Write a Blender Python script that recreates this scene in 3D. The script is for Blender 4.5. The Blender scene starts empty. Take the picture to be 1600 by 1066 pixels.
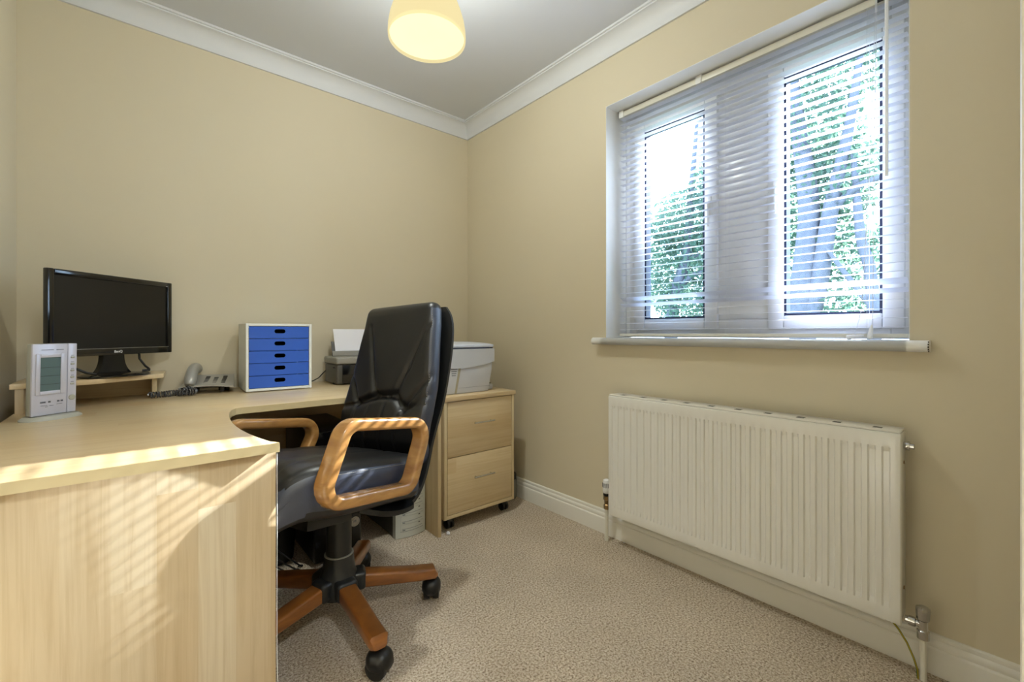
import bpy, bmesh, math, random
from mathutils import Vector, Matrix

# ------------------------------------------------------------------ camera, world, lights
S = bpy.context.scene
COL = S.collection
TH = math.radians(40.419)
cam_d = bpy.data.cameras.new('camera')
cam_d.sensor_width = 36.0
cam_d.lens = 689.6 / 1600 * 36.0
cam_d.shift_y = -12.0 / 1600
cam_d.clip_start = 0.01
cam = bpy.data.objects.new('camera', cam_d)
COL.objects.link(cam)
cam.location = (-1.741, -2.5171, 0.9701)
cam.rotation_euler = (math.pi / 2, 0, -TH)
S.camera = cam

W = bpy.data.worlds.new('world')
S.world = W
W.use_nodes = True
bg = W.node_tree.nodes['Background']
bg.inputs[0].default_value = (0.62, 0.80, 1.0, 1)
bg.inputs[1].default_value = 9.0

sun_d = bpy.data.lights.new('sun', 'SUN')
sun_d.energy = 33.0
sun_d.angle = math.radians(0.7)
sun_d.color = (1.0, 0.97, 0.94)
sun = bpy.data.objects.new('sun', sun_d)
COL.objects.link(sun)
sun.rotation_euler = Vector((-1.0, 0.042, -0.575)).to_track_quat('-Z', 'Y').to_euler()
sun.location = (6, -2, 6)

PENDANT = (-0.963, -1.145, 2.0)
PENDANT_POWER = 80.0
LANDING_FILL_POWER = 48.0

S.view_settings.view_transform = 'Standard'
S.view_settings.look = 'None'
S.view_settings.exposure = 0.22
S.view_settings.gamma = 1.0
S.view_settings.use_curve_mapping = False

# ------------------------------------------------------------------ materials
def lin(c):
    if isinstance(c, str):
        c = c.lstrip('#'); c = [int(c[i:i+2], 16) / 255 for i in (0, 2, 4)]
    return tuple((x / 12.92 if x <= 0.04045 else ((x + 0.055) / 1.055) ** 2.4) for x in c)

MATS = {}
def base_mat(name):
    m = bpy.data.materials.new(name); m.use_nodes = True
    MATS[name] = m
    nt = m.node_tree
    return m, nt, nt.nodes['Principled BSDF']

def N(nt, typ, **kw):
    n = nt.nodes.new(typ)
    for k, v in kw.items():
        if k == 'inp':
            for a, b in v.items(): n.inputs[a].default_value = b
        else: setattr(n, k, v)
    return n

def plain(name, col, rough=0.5, metal=0.0, var=0.06, scale=8.0, bump=0.0, bscale=200.0, coat=0.0, spec=0.5, emit=None):
    """a colour with faint procedural mottling and optional fine relief"""
    m, nt, b = base_mat(name)
    c = lin(col)
    tc = N(nt, 'ShaderNodeTexCoord')
    no = N(nt, 'ShaderNodeTexNoise', inp={'Scale': scale, 'Detail': 3.0})
    nt.links.new(tc.outputs['Object'], no.inputs['Vector'])
    mix = N(nt, 'ShaderNodeMix', data_type='RGBA')
    mix.inputs[6].default_value = (*[x * (1 - var) for x in c], 1)
    mix.inputs[7].default_value = (*[min(1, x * (1 + var)) for x in c], 1)
    nt.links.new(no.outputs['Fac'], mix.inputs[0])
    nt.links.new(mix.outputs[2], b.inputs['Base Color'])
    b.inputs['Roughness'].default_value = rough
    b.inputs['Metallic'].default_value = metal
    b.inputs['Specular IOR Level'].default_value = spec
    if coat:
        b.inputs['Coat Weight'].default_value = coat
        b.inputs['Coat Roughness'].default_value = 0.12
    if bump:
        n2 = N(nt, 'ShaderNodeTexNoise', inp={'Scale': bscale, 'Detail': 2.0})
        nt.links.new(tc.outputs['Object'], n2.inputs['Vector'])
        bp = N(nt, 'ShaderNodeBump', inp={'Strength': bump, 'Distance': 0.002})
        nt.links.new(n2.outputs['Fac'], bp.inputs['Height'])
        nt.links.new(bp.outputs['Normal'], b.inputs['Normal'])
    if emit:
        b.inputs['Emission Color'].default_value = (*lin(emit[0]), 1)
        b.inputs['Emission Strength'].default_value = emit[1]
    return m

def laminate(name, across, along, c0, c1, c2, strip=0.075, rough=0.35, gs=1.0, offset=0.0):
    """maple-effect laminate: joined strips with their own tone and a fine grain along one axis"""
    m, nt, b = base_mat(name)
    tc = N(nt, 'ShaderNodeTexCoord')
    sp = N(nt, 'ShaderNodeSeparateXYZ')
    nt.links.new(tc.outputs['Object'], sp.inputs[0])
    def mth(op, a, bb):
        n = N(nt, 'ShaderNodeMath', operation=op)
        for i, v in enumerate((a, bb)):
            if isinstance(v, (int, float)): n.inputs[i].default_value = v
            else: nt.links.new(v, n.inputs[i])
        return n.outputs[0]
    A = sp.outputs[across]; L = sp.outputs[along]
    s = mth('FLOOR', mth('DIVIDE', mth('ADD', A, 10 + offset), strip), 0)
    # each strip is broken into boards of its own length
    wn0 = N(nt, 'ShaderNodeTexWhiteNoise', noise_dimensions='1D')
    nt.links.new(s, wn0.inputs['W'])
    l2 = mth('FLOOR', mth('ADD', mth('DIVIDE', L, 0.9), mth('MULTIPLY', wn0.outputs['Value'], 7.0)), 0)
    wn = N(nt, 'ShaderNodeTexWhiteNoise', noise_dimensions='2D')
    cv = N(nt, 'ShaderNodeCombineXYZ')
    nt.links.new(s, cv.inputs[0]); nt.links.new(l2, cv.inputs[1])
    nt.links.new(cv.outputs[0], wn.inputs['Vector'])
    # grain
    gv = N(nt, 'ShaderNodeCombineXYZ')
    nt.links.new(mth('MULTIPLY', A, 70.0 * gs), gv.inputs[0])
    nt.links.new(mth('MULTIPLY', L, 2.2 * gs), gv.inputs[1])
    nt.links.new(mth('MULTIPLY', wn.outputs['Value'], 40.0), gv.inputs[2])
    gn = N(nt, 'ShaderNodeTexNoise', inp={'Scale': 1.0, 'Detail': 4.0, 'Roughness': 0.6, 'Distortion': 0.6})
    nt.links.new(gv.outputs[0], gn.inputs['Vector'])
    cl = N(nt, 'ShaderNodeTexNoise', inp={'Scale': 5.0, 'Detail': 2.0})
    nt.links.new(tc.outputs['Object'], cl.inputs['Vector'])
    m1 = N(nt, 'ShaderNodeMix', data_type='RGBA')
    m1.inputs[6].default_value = (*lin(c0), 1); m1.inputs[7].default_value = (*lin(c1), 1)
    nt.links.new(mth('ADD', mth('MULTIPLY', wn.outputs['Value'], 0.75), mth('MULTIPLY', cl.outputs['Fac'], 0.25)), m1.inputs[0])
    m2 = N(nt, 'ShaderNodeMix', data_type='RGBA')
    m2.inputs[7].default_value = (*lin(c2), 1)
    rp = N(nt, 'ShaderNodeMapRange', inp={1: 0.42, 2: 0.75, 3: 0.0, 4: 0.55})
    nt.links.new(gn.outputs['Fac'], rp.inputs[0])
    nt.links.new(rp.outputs[0], m2.inputs[0])
    nt.links.new(m1.outputs[2], m2.inputs[6])
    nt.links.new(m2.outputs[2], b.inputs['Base Color'])
    b.inputs['Roughness'].default_value = rough
    return m

def carpet_mat():
    m, nt, b = base_mat('carpet')
    tc = N(nt, 'ShaderNodeTexCoord')
    n1 = N(nt, 'ShaderNodeTexNoise', inp={'Scale': 150.0, 'Detail': 3.0, 'Roughness': 0.8})
    n2 = N(nt, 'ShaderNodeTexNoise', inp={'Scale': 3.0, 'Detail': 3.0})
    n3 = N(nt, 'ShaderNodeTexVoronoi', inp={'Scale': 230.0})
    for n in (n1, n2, n3): nt.links.new(tc.outputs['Object'], n.inputs['Vector'])
    r = N(nt, 'ShaderNodeValToRGB')
    e = r.color_ramp.elements
    e[0].position = 0.33; e[0].color = (*lin('#75614e'), 1)
    e[1].position = 0.66; e[1].color = (*lin('#f1e6d6'), 1)
    e2 = r.color_ramp.elements.new(0.48); e2.color = (*lin('#cbb9a2'), 1)
    nt.links.new(n1.outputs['Fac'], r.inputs[0])
    mx = N(nt, 'ShaderNodeMix', data_type='RGBA', blend_type='MULTIPLY')
    mr = N(nt, 'ShaderNodeMapRange', inp={1: 0.3, 2: 0.7, 3: 0.88, 4: 1.06})
    nt.links.new(n2.outputs['Fac'], mr.inputs[0])
    mx.inputs[0].default_value = 1.0
    nt.links.new(r.outputs[0], mx.inputs[6]); nt.links.new(mr.outputs[0], mx.inputs[7])
    nt.links.new(mx.outputs[2], b.inputs['Base Color'])
    b.inputs['Roughness'].default_value = 1.0
    b.inputs['Specular IOR Level'].default_value = 0.1
    bp = N(nt, 'ShaderNodeBump', inp={'Strength': 0.7, 'Distance': 0.006})
    nt.links.new(n3.outputs['Distance'], bp.inputs['Height'])
    nt.links.new(bp.outputs['Normal'], b.inputs['Normal'])
    return m

def glass_mat():
    m, nt, b = base_mat('window_glass')
    nt.nodes.remove(b)
    out = nt.nodes['Material Output']
    tr = N(nt, 'ShaderNodeBsdfTransparent', inp={0: (0.93, 0.97, 1.0, 1)})
    gl = N(nt, 'ShaderNodeBsdfGlossy', inp={'Roughness': 0.02})
    fr = N(nt, 'ShaderNodeFresnel', inp={0: 1.25})
    mx = N(nt, 'ShaderNodeMixShader')
    nt.links.new(fr.outputs[0], mx.inputs[0])
    nt.links.new(tr.outputs[0], mx.inputs[1]); nt.links.new(gl.outputs[0], mx.inputs[2])
    nt.links.new(mx.outputs[0], out.inputs[0])
    return m

def translucent_mat(name, col, tcol, fac, rough=0.5):
    m, nt, b = base_mat(name)
    out = nt.nodes['Material Output']
    tc = N(nt, 'ShaderNodeTexCoord')
    no = N(nt, 'ShaderNodeTexNoise', inp={'Scale': 9.0})
    nt.links.new(tc.outputs['Object'], no.inputs['Vector'])
    mix = N(nt, 'ShaderNodeMix', data_type='RGBA')
    c = lin(col)
    mix.inputs[6].default_value = (*[x * 0.92 for x in c], 1); mix.inputs[7].default_value = (*c, 1)
    nt.links.new(no.outputs['Fac'], mix.inputs[0])
    nt.links.new(mix.outputs[2], b.inputs['Base Color'])
    b.inputs['Roughness'].default_value = rough
    t = N(nt, 'ShaderNodeBsdfTranslucent', inp={0: (*lin(tcol), 1)})
    mx = N(nt, 'ShaderNodeMixShader', inp={0: fac})
    nt.links.new(b.outputs[0], mx.inputs[1]); nt.links.new(t.outputs[0], mx.inputs[2])
    nt.links.new(mx.outputs[0], out.inputs[0])
    return m

def shade_mat(name, c0, c1, strength, clear):
    """frosted cream glass that glows and lets part of the bulb's light straight through"""
    m, nt, b = base_mat(name)
    nt.nodes.remove(b)
    out = nt.nodes['Material Output']
    tr = N(nt, 'ShaderNodeBsdfTransparent', inp={0: (1.0, 0.97, 0.9, 1)})
    tc = N(nt, 'ShaderNodeTexCoord')
    no = N(nt, 'ShaderNodeTexNoise', inp={'Scale': 6.0})
    nt.links.new(tc.outputs['Object'], no.inputs['Vector'])
    mix = N(nt, 'ShaderNodeMix', data_type='RGBA')
    mix.inputs[6].default_value = c0; mix.inputs[7].default_value = c1
    nt.links.new(no.outputs['Fac'], mix.inputs[0])
    em = N(nt, 'ShaderNodeEmission', inp={1: strength})
    nt.links.new(mix.outputs[2], em.inputs[0])
    mx = N(nt, 'ShaderNodeMixShader', inp={0: 1 - clear})
    nt.links.new(tr.outputs[0], mx.inputs[1]); nt.links.new(em.outputs[0], mx.inputs[2])
    nt.links.new(mx.outputs[0], out.inputs[0])
    return m

def wood_mat(name, dark, light, axis_scale, rough=0.28, coat=0.5):
    m, nt, b = base_mat(name)
    tc = N(nt, 'ShaderNodeTexCoord')
    mp = N(nt, 'ShaderNodeMapping'); mp.inputs['Scale'].default_value = axis_scale
    nt.links.new(tc.outputs['Object'], mp.inputs['Vector'])
    n1 = N(nt, 'ShaderNodeTexNoise', inp={'Scale': 1.0, 'Detail': 5.0, 'Distortion': 0.8})
    nt.links.new(mp.outputs[0], n1.inputs['Vector'])
    r = N(nt, 'ShaderNodeValToRGB')
    e = r.color_ramp.elements
    e[0].position = 0.3; e[0].color = (*lin(dark), 1)
    e[1].position = 0.7; e[1].color = (*lin(light), 1)
    nt.links.new(n1.outputs['Fac'], r.inputs[0])
    nt.links.new(r.outputs[0], b.inputs['Base Color'])
    b.inputs['Roughness'].default_value = rough
    b.inputs['Coat Weight'].default_value = coat
    b.inputs['Coat Roughness'].default_value = 0.15
    return m

plain('wall_paint', '#dcd1b8', 0.65, var=0.025, scale=1.6, bump=0.04, bscale=260)
plain('ceiling_paint', '#d4d7de', 0.75, var=0.02, scale=2.0)
plain('coving_paint', '#dfe1e6', 0.6, var=0.015)
plain('trim_paint', '#efece4', 0.32, var=0.03, scale=5)
plain('reveal_paint', '#f0f0ee', 0.5, var=0.01)
plain('upvc', '#eef0f4', 0.25, var=0.01)
plain('gasket', '#1c2748', 0.5)
plain('radiator_enamel', '#eceae4', 0.22, var=0.012, scale=3, coat=0.3)
plain('dark_slot', '#1a1a1a', 0.7)
plain('chrome', '#c9c8c6', 0.14, metal=1.0, var=0.05)
plain('brass_dull', '#8d7350', 0.35, metal=1.0, var=0.15, scale=40)
plain('white_plastic', '#f0f0f0', 0.35, var=0.02)
plain('pipe_paint', '#e9e6da', 0.3, var=0.03)
plain('earth_yellow', '#b9a02a', 0.45)
plain('earth_green', '#3f6a2c', 0.45)
plain('black_plastic', '#161617', 0.35, var=0.1)
plain('black_gloss', '#0b0b0d', 0.12, var=0.05, coat=0.4)
plain('screen', '#191817', 0.22, var=0.05)
plain('silver_plastic', '#c8c8d6', 0.32, var=0.02, metal=0.15)
plain('silver_side', '#a9a99f', 0.4, var=0.03)
plain('lcd', '#5f7273', 0.25, var=0.04)
plain('print_grey', '#63656e', 0.5)
plain('blue_card', '#2c5fc6', 0.5, var=0.05, scale=20, bump=0.05)
plain('white_board', '#e8eae6', 0.45, var=0.02)
plain('phone_silver', '#aeada9', 0.32, metal=0.25, var=0.04)
plain('phone_dark', '#333231', 0.45)
plain('coil', '#4a4a4d', 0.16, coat=0.5)
plain('printer_grey', '#c4c5c8', 0.42, var=0.02)
plain('printer_lid', '#cbd0dc', 0.4, var=0.02)
plain('printer_trim', '#a79f86', 0.5, var=0.03)
plain('inkjet_dark', '#4a4740', 0.35, var=0.06)
plain('inkjet_top', '#8b877d', 0.4, var=0.05)
plain('paper', '#f2f1f8', 0.7, var=0.01)
plain('pc_beige', '#c6c7bd', 0.45, var=0.02)
plain('pc_side', '#4b4b4a', 0.5, var=0.06)
plain('bin_grey', '#6c6e68', 0.5, var=0.05)
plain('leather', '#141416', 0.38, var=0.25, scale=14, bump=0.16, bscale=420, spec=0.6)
plain('leather_sky_tint', '#222b40', 0.42, var=0.2, scale=14, bump=0.12, bscale=420, spec=1.0)  # navy tint stands in for sky light reflected from the window
plain('shell_leather', '#0f1115', 0.45, var=0.2, scale=14, bump=0.1, bscale=420, spec=0.5)
plain('thread', '#7d7a72', 0.7)
plain('rubber_black', '#101011', 0.4, var=0.1)
plain('column_plastic', '#232424', 0.42, var=0.06)
plain('brushed_steel', '#d2d2d0', 0.25, metal=1.0, var=0.05)
plain('bark', '#4c505c', 0.95, var=0.35, scale=18, bump=0.8, bscale=40)
plain('grass', '#59703f', 1.0, var=0.2)
plain('cord_white', '#dfe3ec', 0.5)
plain('sill_paint', '#eeeeec', 0.3, var=0.015)
plain('wear', '#3d3426', 0.8)
carpet_mat(); glass_mat()
shade_mat('shade_glass', (1.0, 0.82, 0.42, 1), (1.0, 0.88, 0.50, 1), 0.80, 0.23)
shade_mat('shade_inside', (1.0, 0.86, 0.40, 1), (1.0, 0.90, 0.45, 1), 1.2, 0.85)
shade_mat('shade_diffuser', (1.0, 0.90, 0.46, 1), (1.0, 0.94, 0.54, 1), 2.1, 0.76)
translucent_mat('slat_white', '#f6f7fa', '#f2f5ff', 0.58)
translucent_mat('leaf_a', '#39574b', '#64826d', 0.45)
translucent_mat('leaf_b', '#3d5b50', '#64836e', 0.45)
laminate('maple_top', 1, 0, '#d9c6a2', '#cfb48a', '#bd9f72', 0.085, 0.30)
laminate('maple_upright_x', 0, 2, '#d5c7ad', '#c2aa86', '#ab916b', 0.072, 0.38)
laminate('maple_upright_y', 1, 2, '#d6c49e', '#cbb389', '#b59b70', 0.072, 0.38)
laminate('maple_drawer', 2, 0, '#d9c49c', '#ceb387', '#bd9e70', 0.085, 0.38)
plain('maple_edge', '#d2c198', 0.4, var=0.05, scale=30)
wood_mat('arm_wood', '#8e6335', '#b2844c', (9, 9, 34), 0.25)
wood_mat('base_wood', '#74451f', '#9b602c', (9, 9, 40), 0.28)

# ------------------------------------------------------------------ mesh helpers
class MB:
    def __init__(self): self.v = []; self.f = []; self.mi = []
    def add(self, verts, faces, mat=0, M=None):
        k = len(self.v)
        for p in verts:
            p = Vector(p)
            if M is not None: p = M @ p
            self.v.append(p)
        for f in faces:
            self.f.append([i + k for i in f]); self.mi.append(mat)
        return self
    def box(self, c, s, bev=0.0, seg=2, M=None, mat=0):
        """box by centre and full size"""
        if bev <= 0:
            x, y, z = [a / 2 for a in s]
            vs = [(c[0] + i * x, c[1] + j * y, c[2] + k * z) for i in (-1, 1) for j in (-1, 1) for k in (-1, 1)]
            fs = [(0, 1, 3, 2), (4, 6, 7, 5), (0, 4, 5, 1), (2, 3, 7, 6), (0, 2, 6, 4), (1, 5, 7, 3)]
            return self.add(vs, fs, mat, M)
        bm = bmesh.new()
        bmesh.ops.create_cube(bm, size=1.0)
        for v in bm.verts: v.co = Vector((v.co.x * s[0] + c[0], v.co.y * s[1] + c[1], v.co.z * s[2] + c[2]))
        bmesh.ops.bevel(bm, geom=bm.edges[:], offset=bev, segments=seg, profile=0.5, affect='EDGES')
        self.from_bm(bm, M, mat); bm.free()
        return self
    def span(self, a, b, bev=0.0, seg=2, M=None, mat=0):
        c = [(a[i] + b[i]) / 2 for i in range(3)]; s = [abs(b[i] - a[i]) for i in range(3)]
        return self.box(c, s, bev, seg, M, mat)
    def from_bm(self, bm, M=None, mat=0):
        bm.verts.index_update()
        self.add([v.co.copy() for v in bm.verts], [[v.index for v in f.verts] for f in bm.faces], mat, M)
    def prism(self, pts, z0, z1, bev=0.0, M=None, mat=0, seg=2):
        """extrude a plan polygon between two heights"""
        n = len(pts)
        bm = bmesh.new()
        lo = [bm.verts.new((p[0], p[1], z0)) for p in pts]
        hi = [bm.verts.new((p[0], p[1], z1)) for p in pts]
        bm.faces.new(lo[::-1]); bm.faces.new(hi)
        for i in range(n): bm.faces.new((lo[i], lo[(i + 1) % n], hi[(i + 1) % n], hi[i]))
        bmesh.ops.recalc_face_normals(bm, faces=bm.faces[:])
        if bev:
            es = [e for e in bm.edges if abs(e.verts[0].co.z - e.verts[1].co.z) < 1e-6]
            bmesh.ops.bevel(bm, geom=es, offset=bev, segments=seg, profile=0.5, affect='EDGES')
        self.from_bm(bm, M, mat); bm.free()
        return self
    def lathe(self, prof, n=32, M=None, mat=0, cap=True):
        """revolve (r, z) pairs about the z axis"""
        vs = []; fs = []
        for r, z in prof:
            for i in range(n):
                a = 2 * math.pi * i / n
                vs.append((r * math.cos(a), r * math.sin(a), z))
        for k in range(len(prof) - 1):
            for i in range(n):
                j = (i + 1) % n
                fs.append((k * n + i, k * n + j, (k + 1) * n + j, (k + 1) * n + i))
        if cap:
            fs.append(list(range(n))[::-1]); fs.append([(len(prof) - 1) * n + i for i in range(n)])
        return self.add(vs, fs, mat, M)
    def tube(self, pts, rad, n=8, closed=False, M=None, mat=0):
        pts = [Vector(p) for p in pts]
        m = len(pts)
        if not isinstance(rad, (list, tuple)): rad = [rad] * m
        vs = []; fs = []; up = None
        for i in range(m):
            if closed: t = pts[(i + 1) % m] - pts[i - 1]
            else: t = pts[min(i + 1, m - 1)] - pts[max(i - 1, 0)]
            if t.length < 1e-9: t = Vector((0, 0, 1))
            t.normalize()
            if up is None:
                up = Vector((0, 0, 1)) if abs(t.z) < 0.9 else Vector((1, 0, 0))
            side = t.cross(up)
            if side.length < 1e-6: side = t.cross(Vector((0, 1, 0)))
            side.normalize(); up = side.cross(t).normalized()
            for k in range(n):
                a = 2 * math.pi * k / n
                vs.append(pts[i] + (side * math.cos(a) + up * math.sin(a)) * rad[i])
        for i in range(m if closed else m - 1):
            for k in range(n):
                j = (i + 1) % m
                fs.append((i * n + k, i * n + (k + 1) % n, j * n + (k + 1) % n, j * n + k))
        if not closed:
            fs.append(list(range(n))[::-1]); fs.append([(m - 1) * n + k for k in range(n)])
        return self.add(vs, fs, mat, M)
    def sweep(self, pts, normals, side, prof, closed=True, M=None, mat=0):
        """sweep a closed section: each section point is (a along normal, b along the fixed side vector)"""
        n = len(prof); m = len(pts); vs = []; fs = []
        side = Vector(side)
        for p, q in zip(pts, normals):
            for a, b in prof: vs.append(Vector(p) + Vector(q) * a + side * b)
        for i in range(m if closed else m - 1):
            j = (i + 1) % m
            for k in range(n):
                fs.append((i * n + k, i * n + (k + 1) % n, j * n + (k + 1) % n, j * n + k))
        if not closed:
            fs.append(list(range(n))[::-1]); fs.append([(m - 1) * n + k for k in range(n)])
        return self.add(vs, fs, mat, M)
    def rounded(self, h, r, n, fn=None, M=None, mat=0):
        """box of half sizes h with rounded edges of radius r, n divisions a side, then a deforming function"""
        idx = {}; vs = []; fs = []
        def vert(p):
            k = (round(p[0], 5), round(p[1], 5), round(p[2], 5))
            if k not in idx:
                idx[k] = len(vs)
                q = Vector((p[0] * h[0], p[1] * h[1], p[2] * h[2]))
                inn = Vector([max(-(h[i] - r), min(h[i] - r, q[i])) for i in range(3)])
                d = q - inn
                if d.length > 1e-9: q = inn + d.normalized() * r
                vs.append(q)
            return idx[k]
        for ax in range(3):
            b, c = (ax + 1) % 3, (ax + 2) % 3
            nb, nc = n[b], n[c]
            for sg in (-1, 1):
                for i in range(nb):
                    for j in range(nc):
                        quad = []
                        for di, dj in ((0, 0), (1, 0), (1, 1), (0, 1)):
                            p = [0, 0, 0]
                            p[ax] = sg; p[b] = -1 + 2 * (i + di) / nb; p[c] = -1 + 2 * (j + dj) / nc
                            quad.append(vert(p))
                        fs.append(quad if sg > 0 else quad[::-1])
        if fn: vs = [fn(v) for v in vs]
        return self.add(vs, fs, mat, M)
    def build(self, name, mats, parent=None, smooth=30, origin=None):
        o = Vector(origin) if origin is not None else (parent_loc(parent) if parent else Vector((0, 0, 0)))
        me = bpy.data.meshes.new(name)
        me.from_pydata([tuple(p - o) for p in self.v], [], self.f)
        if not isinstance(mats, (list, tuple)): mats = [mats]
        for m in mats: me.materials.append(MATS[m])
        if len(mats) > 1: me.polygons.foreach_set('material_index', self.mi)
        me.validate(); me.update()
        bm = bmesh.new(); bm.from_mesh(me)
        bmesh.ops.recalc_face_normals(bm, faces=bm.faces[:])
        bm.to_mesh(me); bm.free()
        if smooth:
            for p in me.polygons: p.use_smooth = True
            me.set_sharp_from_angle(angle=math.radians(smooth))
        ob = bpy.data.objects.new(name, me)
        COL.objects.link(ob)
        if parent: 
            ob.parent = parent
            if origin is not None: ob.location = o - parent_loc(parent)
        elif origin is not None: ob.location = o
        return ob

def parent_loc(p):
    v = Vector((0, 0, 0))
    while p is not None:
        v += p.location; p = p.parent
    return v

def tag(o, label=None, cat=None, group=None, kind=None):
    if label: o['label'] = label
    if cat: o['category'] = cat
    if group: o['group'] = group
    if kind: o['kind'] = kind
    return o

def thing(name, loc, label, cat, group=None):
    o = bpy.data.objects.new(name, None)
    o.empty_display_size = 0.05
    COL.objects.link(o); o.location = loc
    return tag(o, label, cat, group)

def struct(name, mb, mats, parent=None, smooth=30, label=None):
    o = mb.build(name, mats, parent, smooth)
    if parent is None: tag(o, kind='structure', label=label)
    return o

def arc(cx, cy, r, a0, a1, n):
    return [(cx + r * math.cos(math.radians(a0 + (a1 - a0) * i / n)), cy + r * math.sin(math.radians(a0 + (a1 - a0) * i / n))) for i in range(n + 1)]

def rrect(w, h, r, n=4):
    """rounded rectangle outline centred on the origin"""
    o = []
    for cx, cy, a in ((w / 2 - r, h / 2 - r, 0), (-w / 2 + r, h / 2 - r, 90), (-w / 2 + r, -h / 2 + r, 180), (w / 2 - r, -h / 2 + r, 270)):
        o += arc(cx, cy, r, a, a + 90, n)
    return o

def round_path(corners, r, n=8):
    """closed 2-D polygon with filleted corners; returns points and outward normals"""
    pts = []; k = len(corners)
    for i in range(k):
        p = Vector(corners[i]); a = (Vector(corners[i - 1]) - p).normalized(); b = (Vector(corners[(i + 1) % k]) - p).normalized()
        ang = a.angle(b); d = r / math.tan(ang / 2)
        c = p + (a + b).normalized() * (r / math.sin(ang / 2))
        s = p + a * d - c; e = p + b * d - c
        for j in range(n + 1):
            t = j / n
            v = (s * (1 - t) + e * t).normalized() * r
            pts.append(c + v)
    nr = []; m = len(pts)
    for i in range(m):
        t = pts[(i + 1) % m] - pts[i - 1]
        nr.append(Vector((t.y, -t.x)).normalized())
    cen = sum(pts, Vector((0, 0))) / m
    if (pts[0] - cen).dot(nr[0]) < 0: nr = [-q for q in nr]
    return pts, nr

def smooth_poly(pts, n):
    """Catmull-Rom resample"""
    out = []
    P = [pts[0]] + list(pts) + [pts[-1]]
    for i in range(1, len(P) - 2):
        for k in range(n):
            t = k / n
            out.append(tuple(0.5 * ((2 * P[i][j]) + (-P[i-1][j] + P[i+1][j]) * t + (2 * P[i-1][j] - 5 * P[i][j] + 4 * P[i+1][j] - P[i+2][j]) * t * t + (-P[i-1][j] + 3 * P[i][j] - 3 * P[i+1][j] + P[i+2][j]) * t ** 3) for j in range(len(pts[0]))))
    out.append(tuple(pts[-1]))
    return out
def text_mesh(name, body, size, M, mat, parent, depth=0.0004):
    cu = bpy.data.curves.new(name, 'FONT'); cu.body = body; cu.size = size; cu.extrude = depth
    cu.align_x = 'CENTER'; cu.align_y = 'CENTER'
    to = bpy.data.objects.new(name, cu); COL.objects.link(to)
    dg = bpy.context.evaluated_depsgraph_get(); dg.update()
    me = bpy.data.meshes.new_from_object(to.evaluated_get(dg))
    bpy.data.objects.remove(to)
    o = parent_loc(parent)
    for v in me.vertices: v.co = (M @ v.co) - o
    me.materials.clear(); me.materials.append(MATS[mat])
    ob = bpy.data.objects.new(name, me); COL.objects.link(ob); ob.parent = parent
    return ob

def frame_matrix(origin, xdir, zdir=(0, 0, 1)):
    """local x along xdir, z up, y into the object (away from the viewer of its front)"""
    x = Vector(xdir).normalized(); z = Vector(zdir).normalized(); y = z.cross(x).normalized(); z = x.cross(y)
    M = Matrix((( x.x, y.x, z.x, origin[0]), (x.y, y.y, z.y, origin[1]), (x.z, y.z, z.z, origin[2]), (0, 0, 0, 1)))
    return M

# ------------------------------------------------------------------ the room
XL, YF, ZC = -2.09, -2.530, 2.393
WY0, WY1, WZ0, WZ1 = -1.179, -2.286, 0.950, 2.072      # window opening
struct('floor', MB().span((XL, YF - 0.12, -0.05), (0, 0, 0)), 'carpet', smooth=0)
struct('ceiling', MB().span((XL, YF, ZC), (0, 0, ZC + 0.05)), 'ceiling_paint', smooth=0)
struct('wall_back', MB().span((XL - 0.1, 0, -0.05), (0.25, 0.1, ZC + 0.05)), 'wall_paint', smooth=0)
struct('wall_left', MB().span((XL - 0.1, YF - 0.12, -0.05), (XL, 0, ZC + 0.05)), 'wall_paint', smooth=0)
wr = MB()
wr.span((0, 0, -0.05), (0.25, WY0, ZC + 0.05))
wr.span((0, WY1, -0.05), (0.25, YF - 0.12, ZC + 0.05))
wr.span((0, WY0, -0.05), (0.25, WY1, WZ0 - 0.004))
wr.span((0, WY0, WZ1), (0.25, WY1, ZC + 0.05))
# white plaster lining of the reveal, flush with the wall face
e = 0.0015
wr.span((-0.0004, WY0 - e, WZ0 - 0.002), (0.25, WY0 + 0.0005, WZ1), mat=1)
wr.span((-0.0004, WY1 - 0.0005, WZ0 - 0.002), (0.25, WY1 + e, WZ1), mat=1)
wr.span((-0.0004, WY0, WZ1 - e), (0.25, WY1, WZ1 + 0.0005), mat=1)
struct('wall_right', wr, ['wall_paint', 'reveal_paint'], smooth=0)
DX0, DX1, DZ = -2.03, -1.262, 2.02                     # doorway the picture is taken from
wf = MB()
wf.span((XL, YF, -0.05), (DX0, YF - 0.12, ZC + 0.05))
wf.span((DX1, YF, -0.05), (0, YF - 0.12, ZC + 0.05))
wf.span((DX0, YF, DZ), (DX1, YF - 0.12, ZC + 0.05))
struct('wall_front', wf, 'wall_paint', smooth=0)
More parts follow.
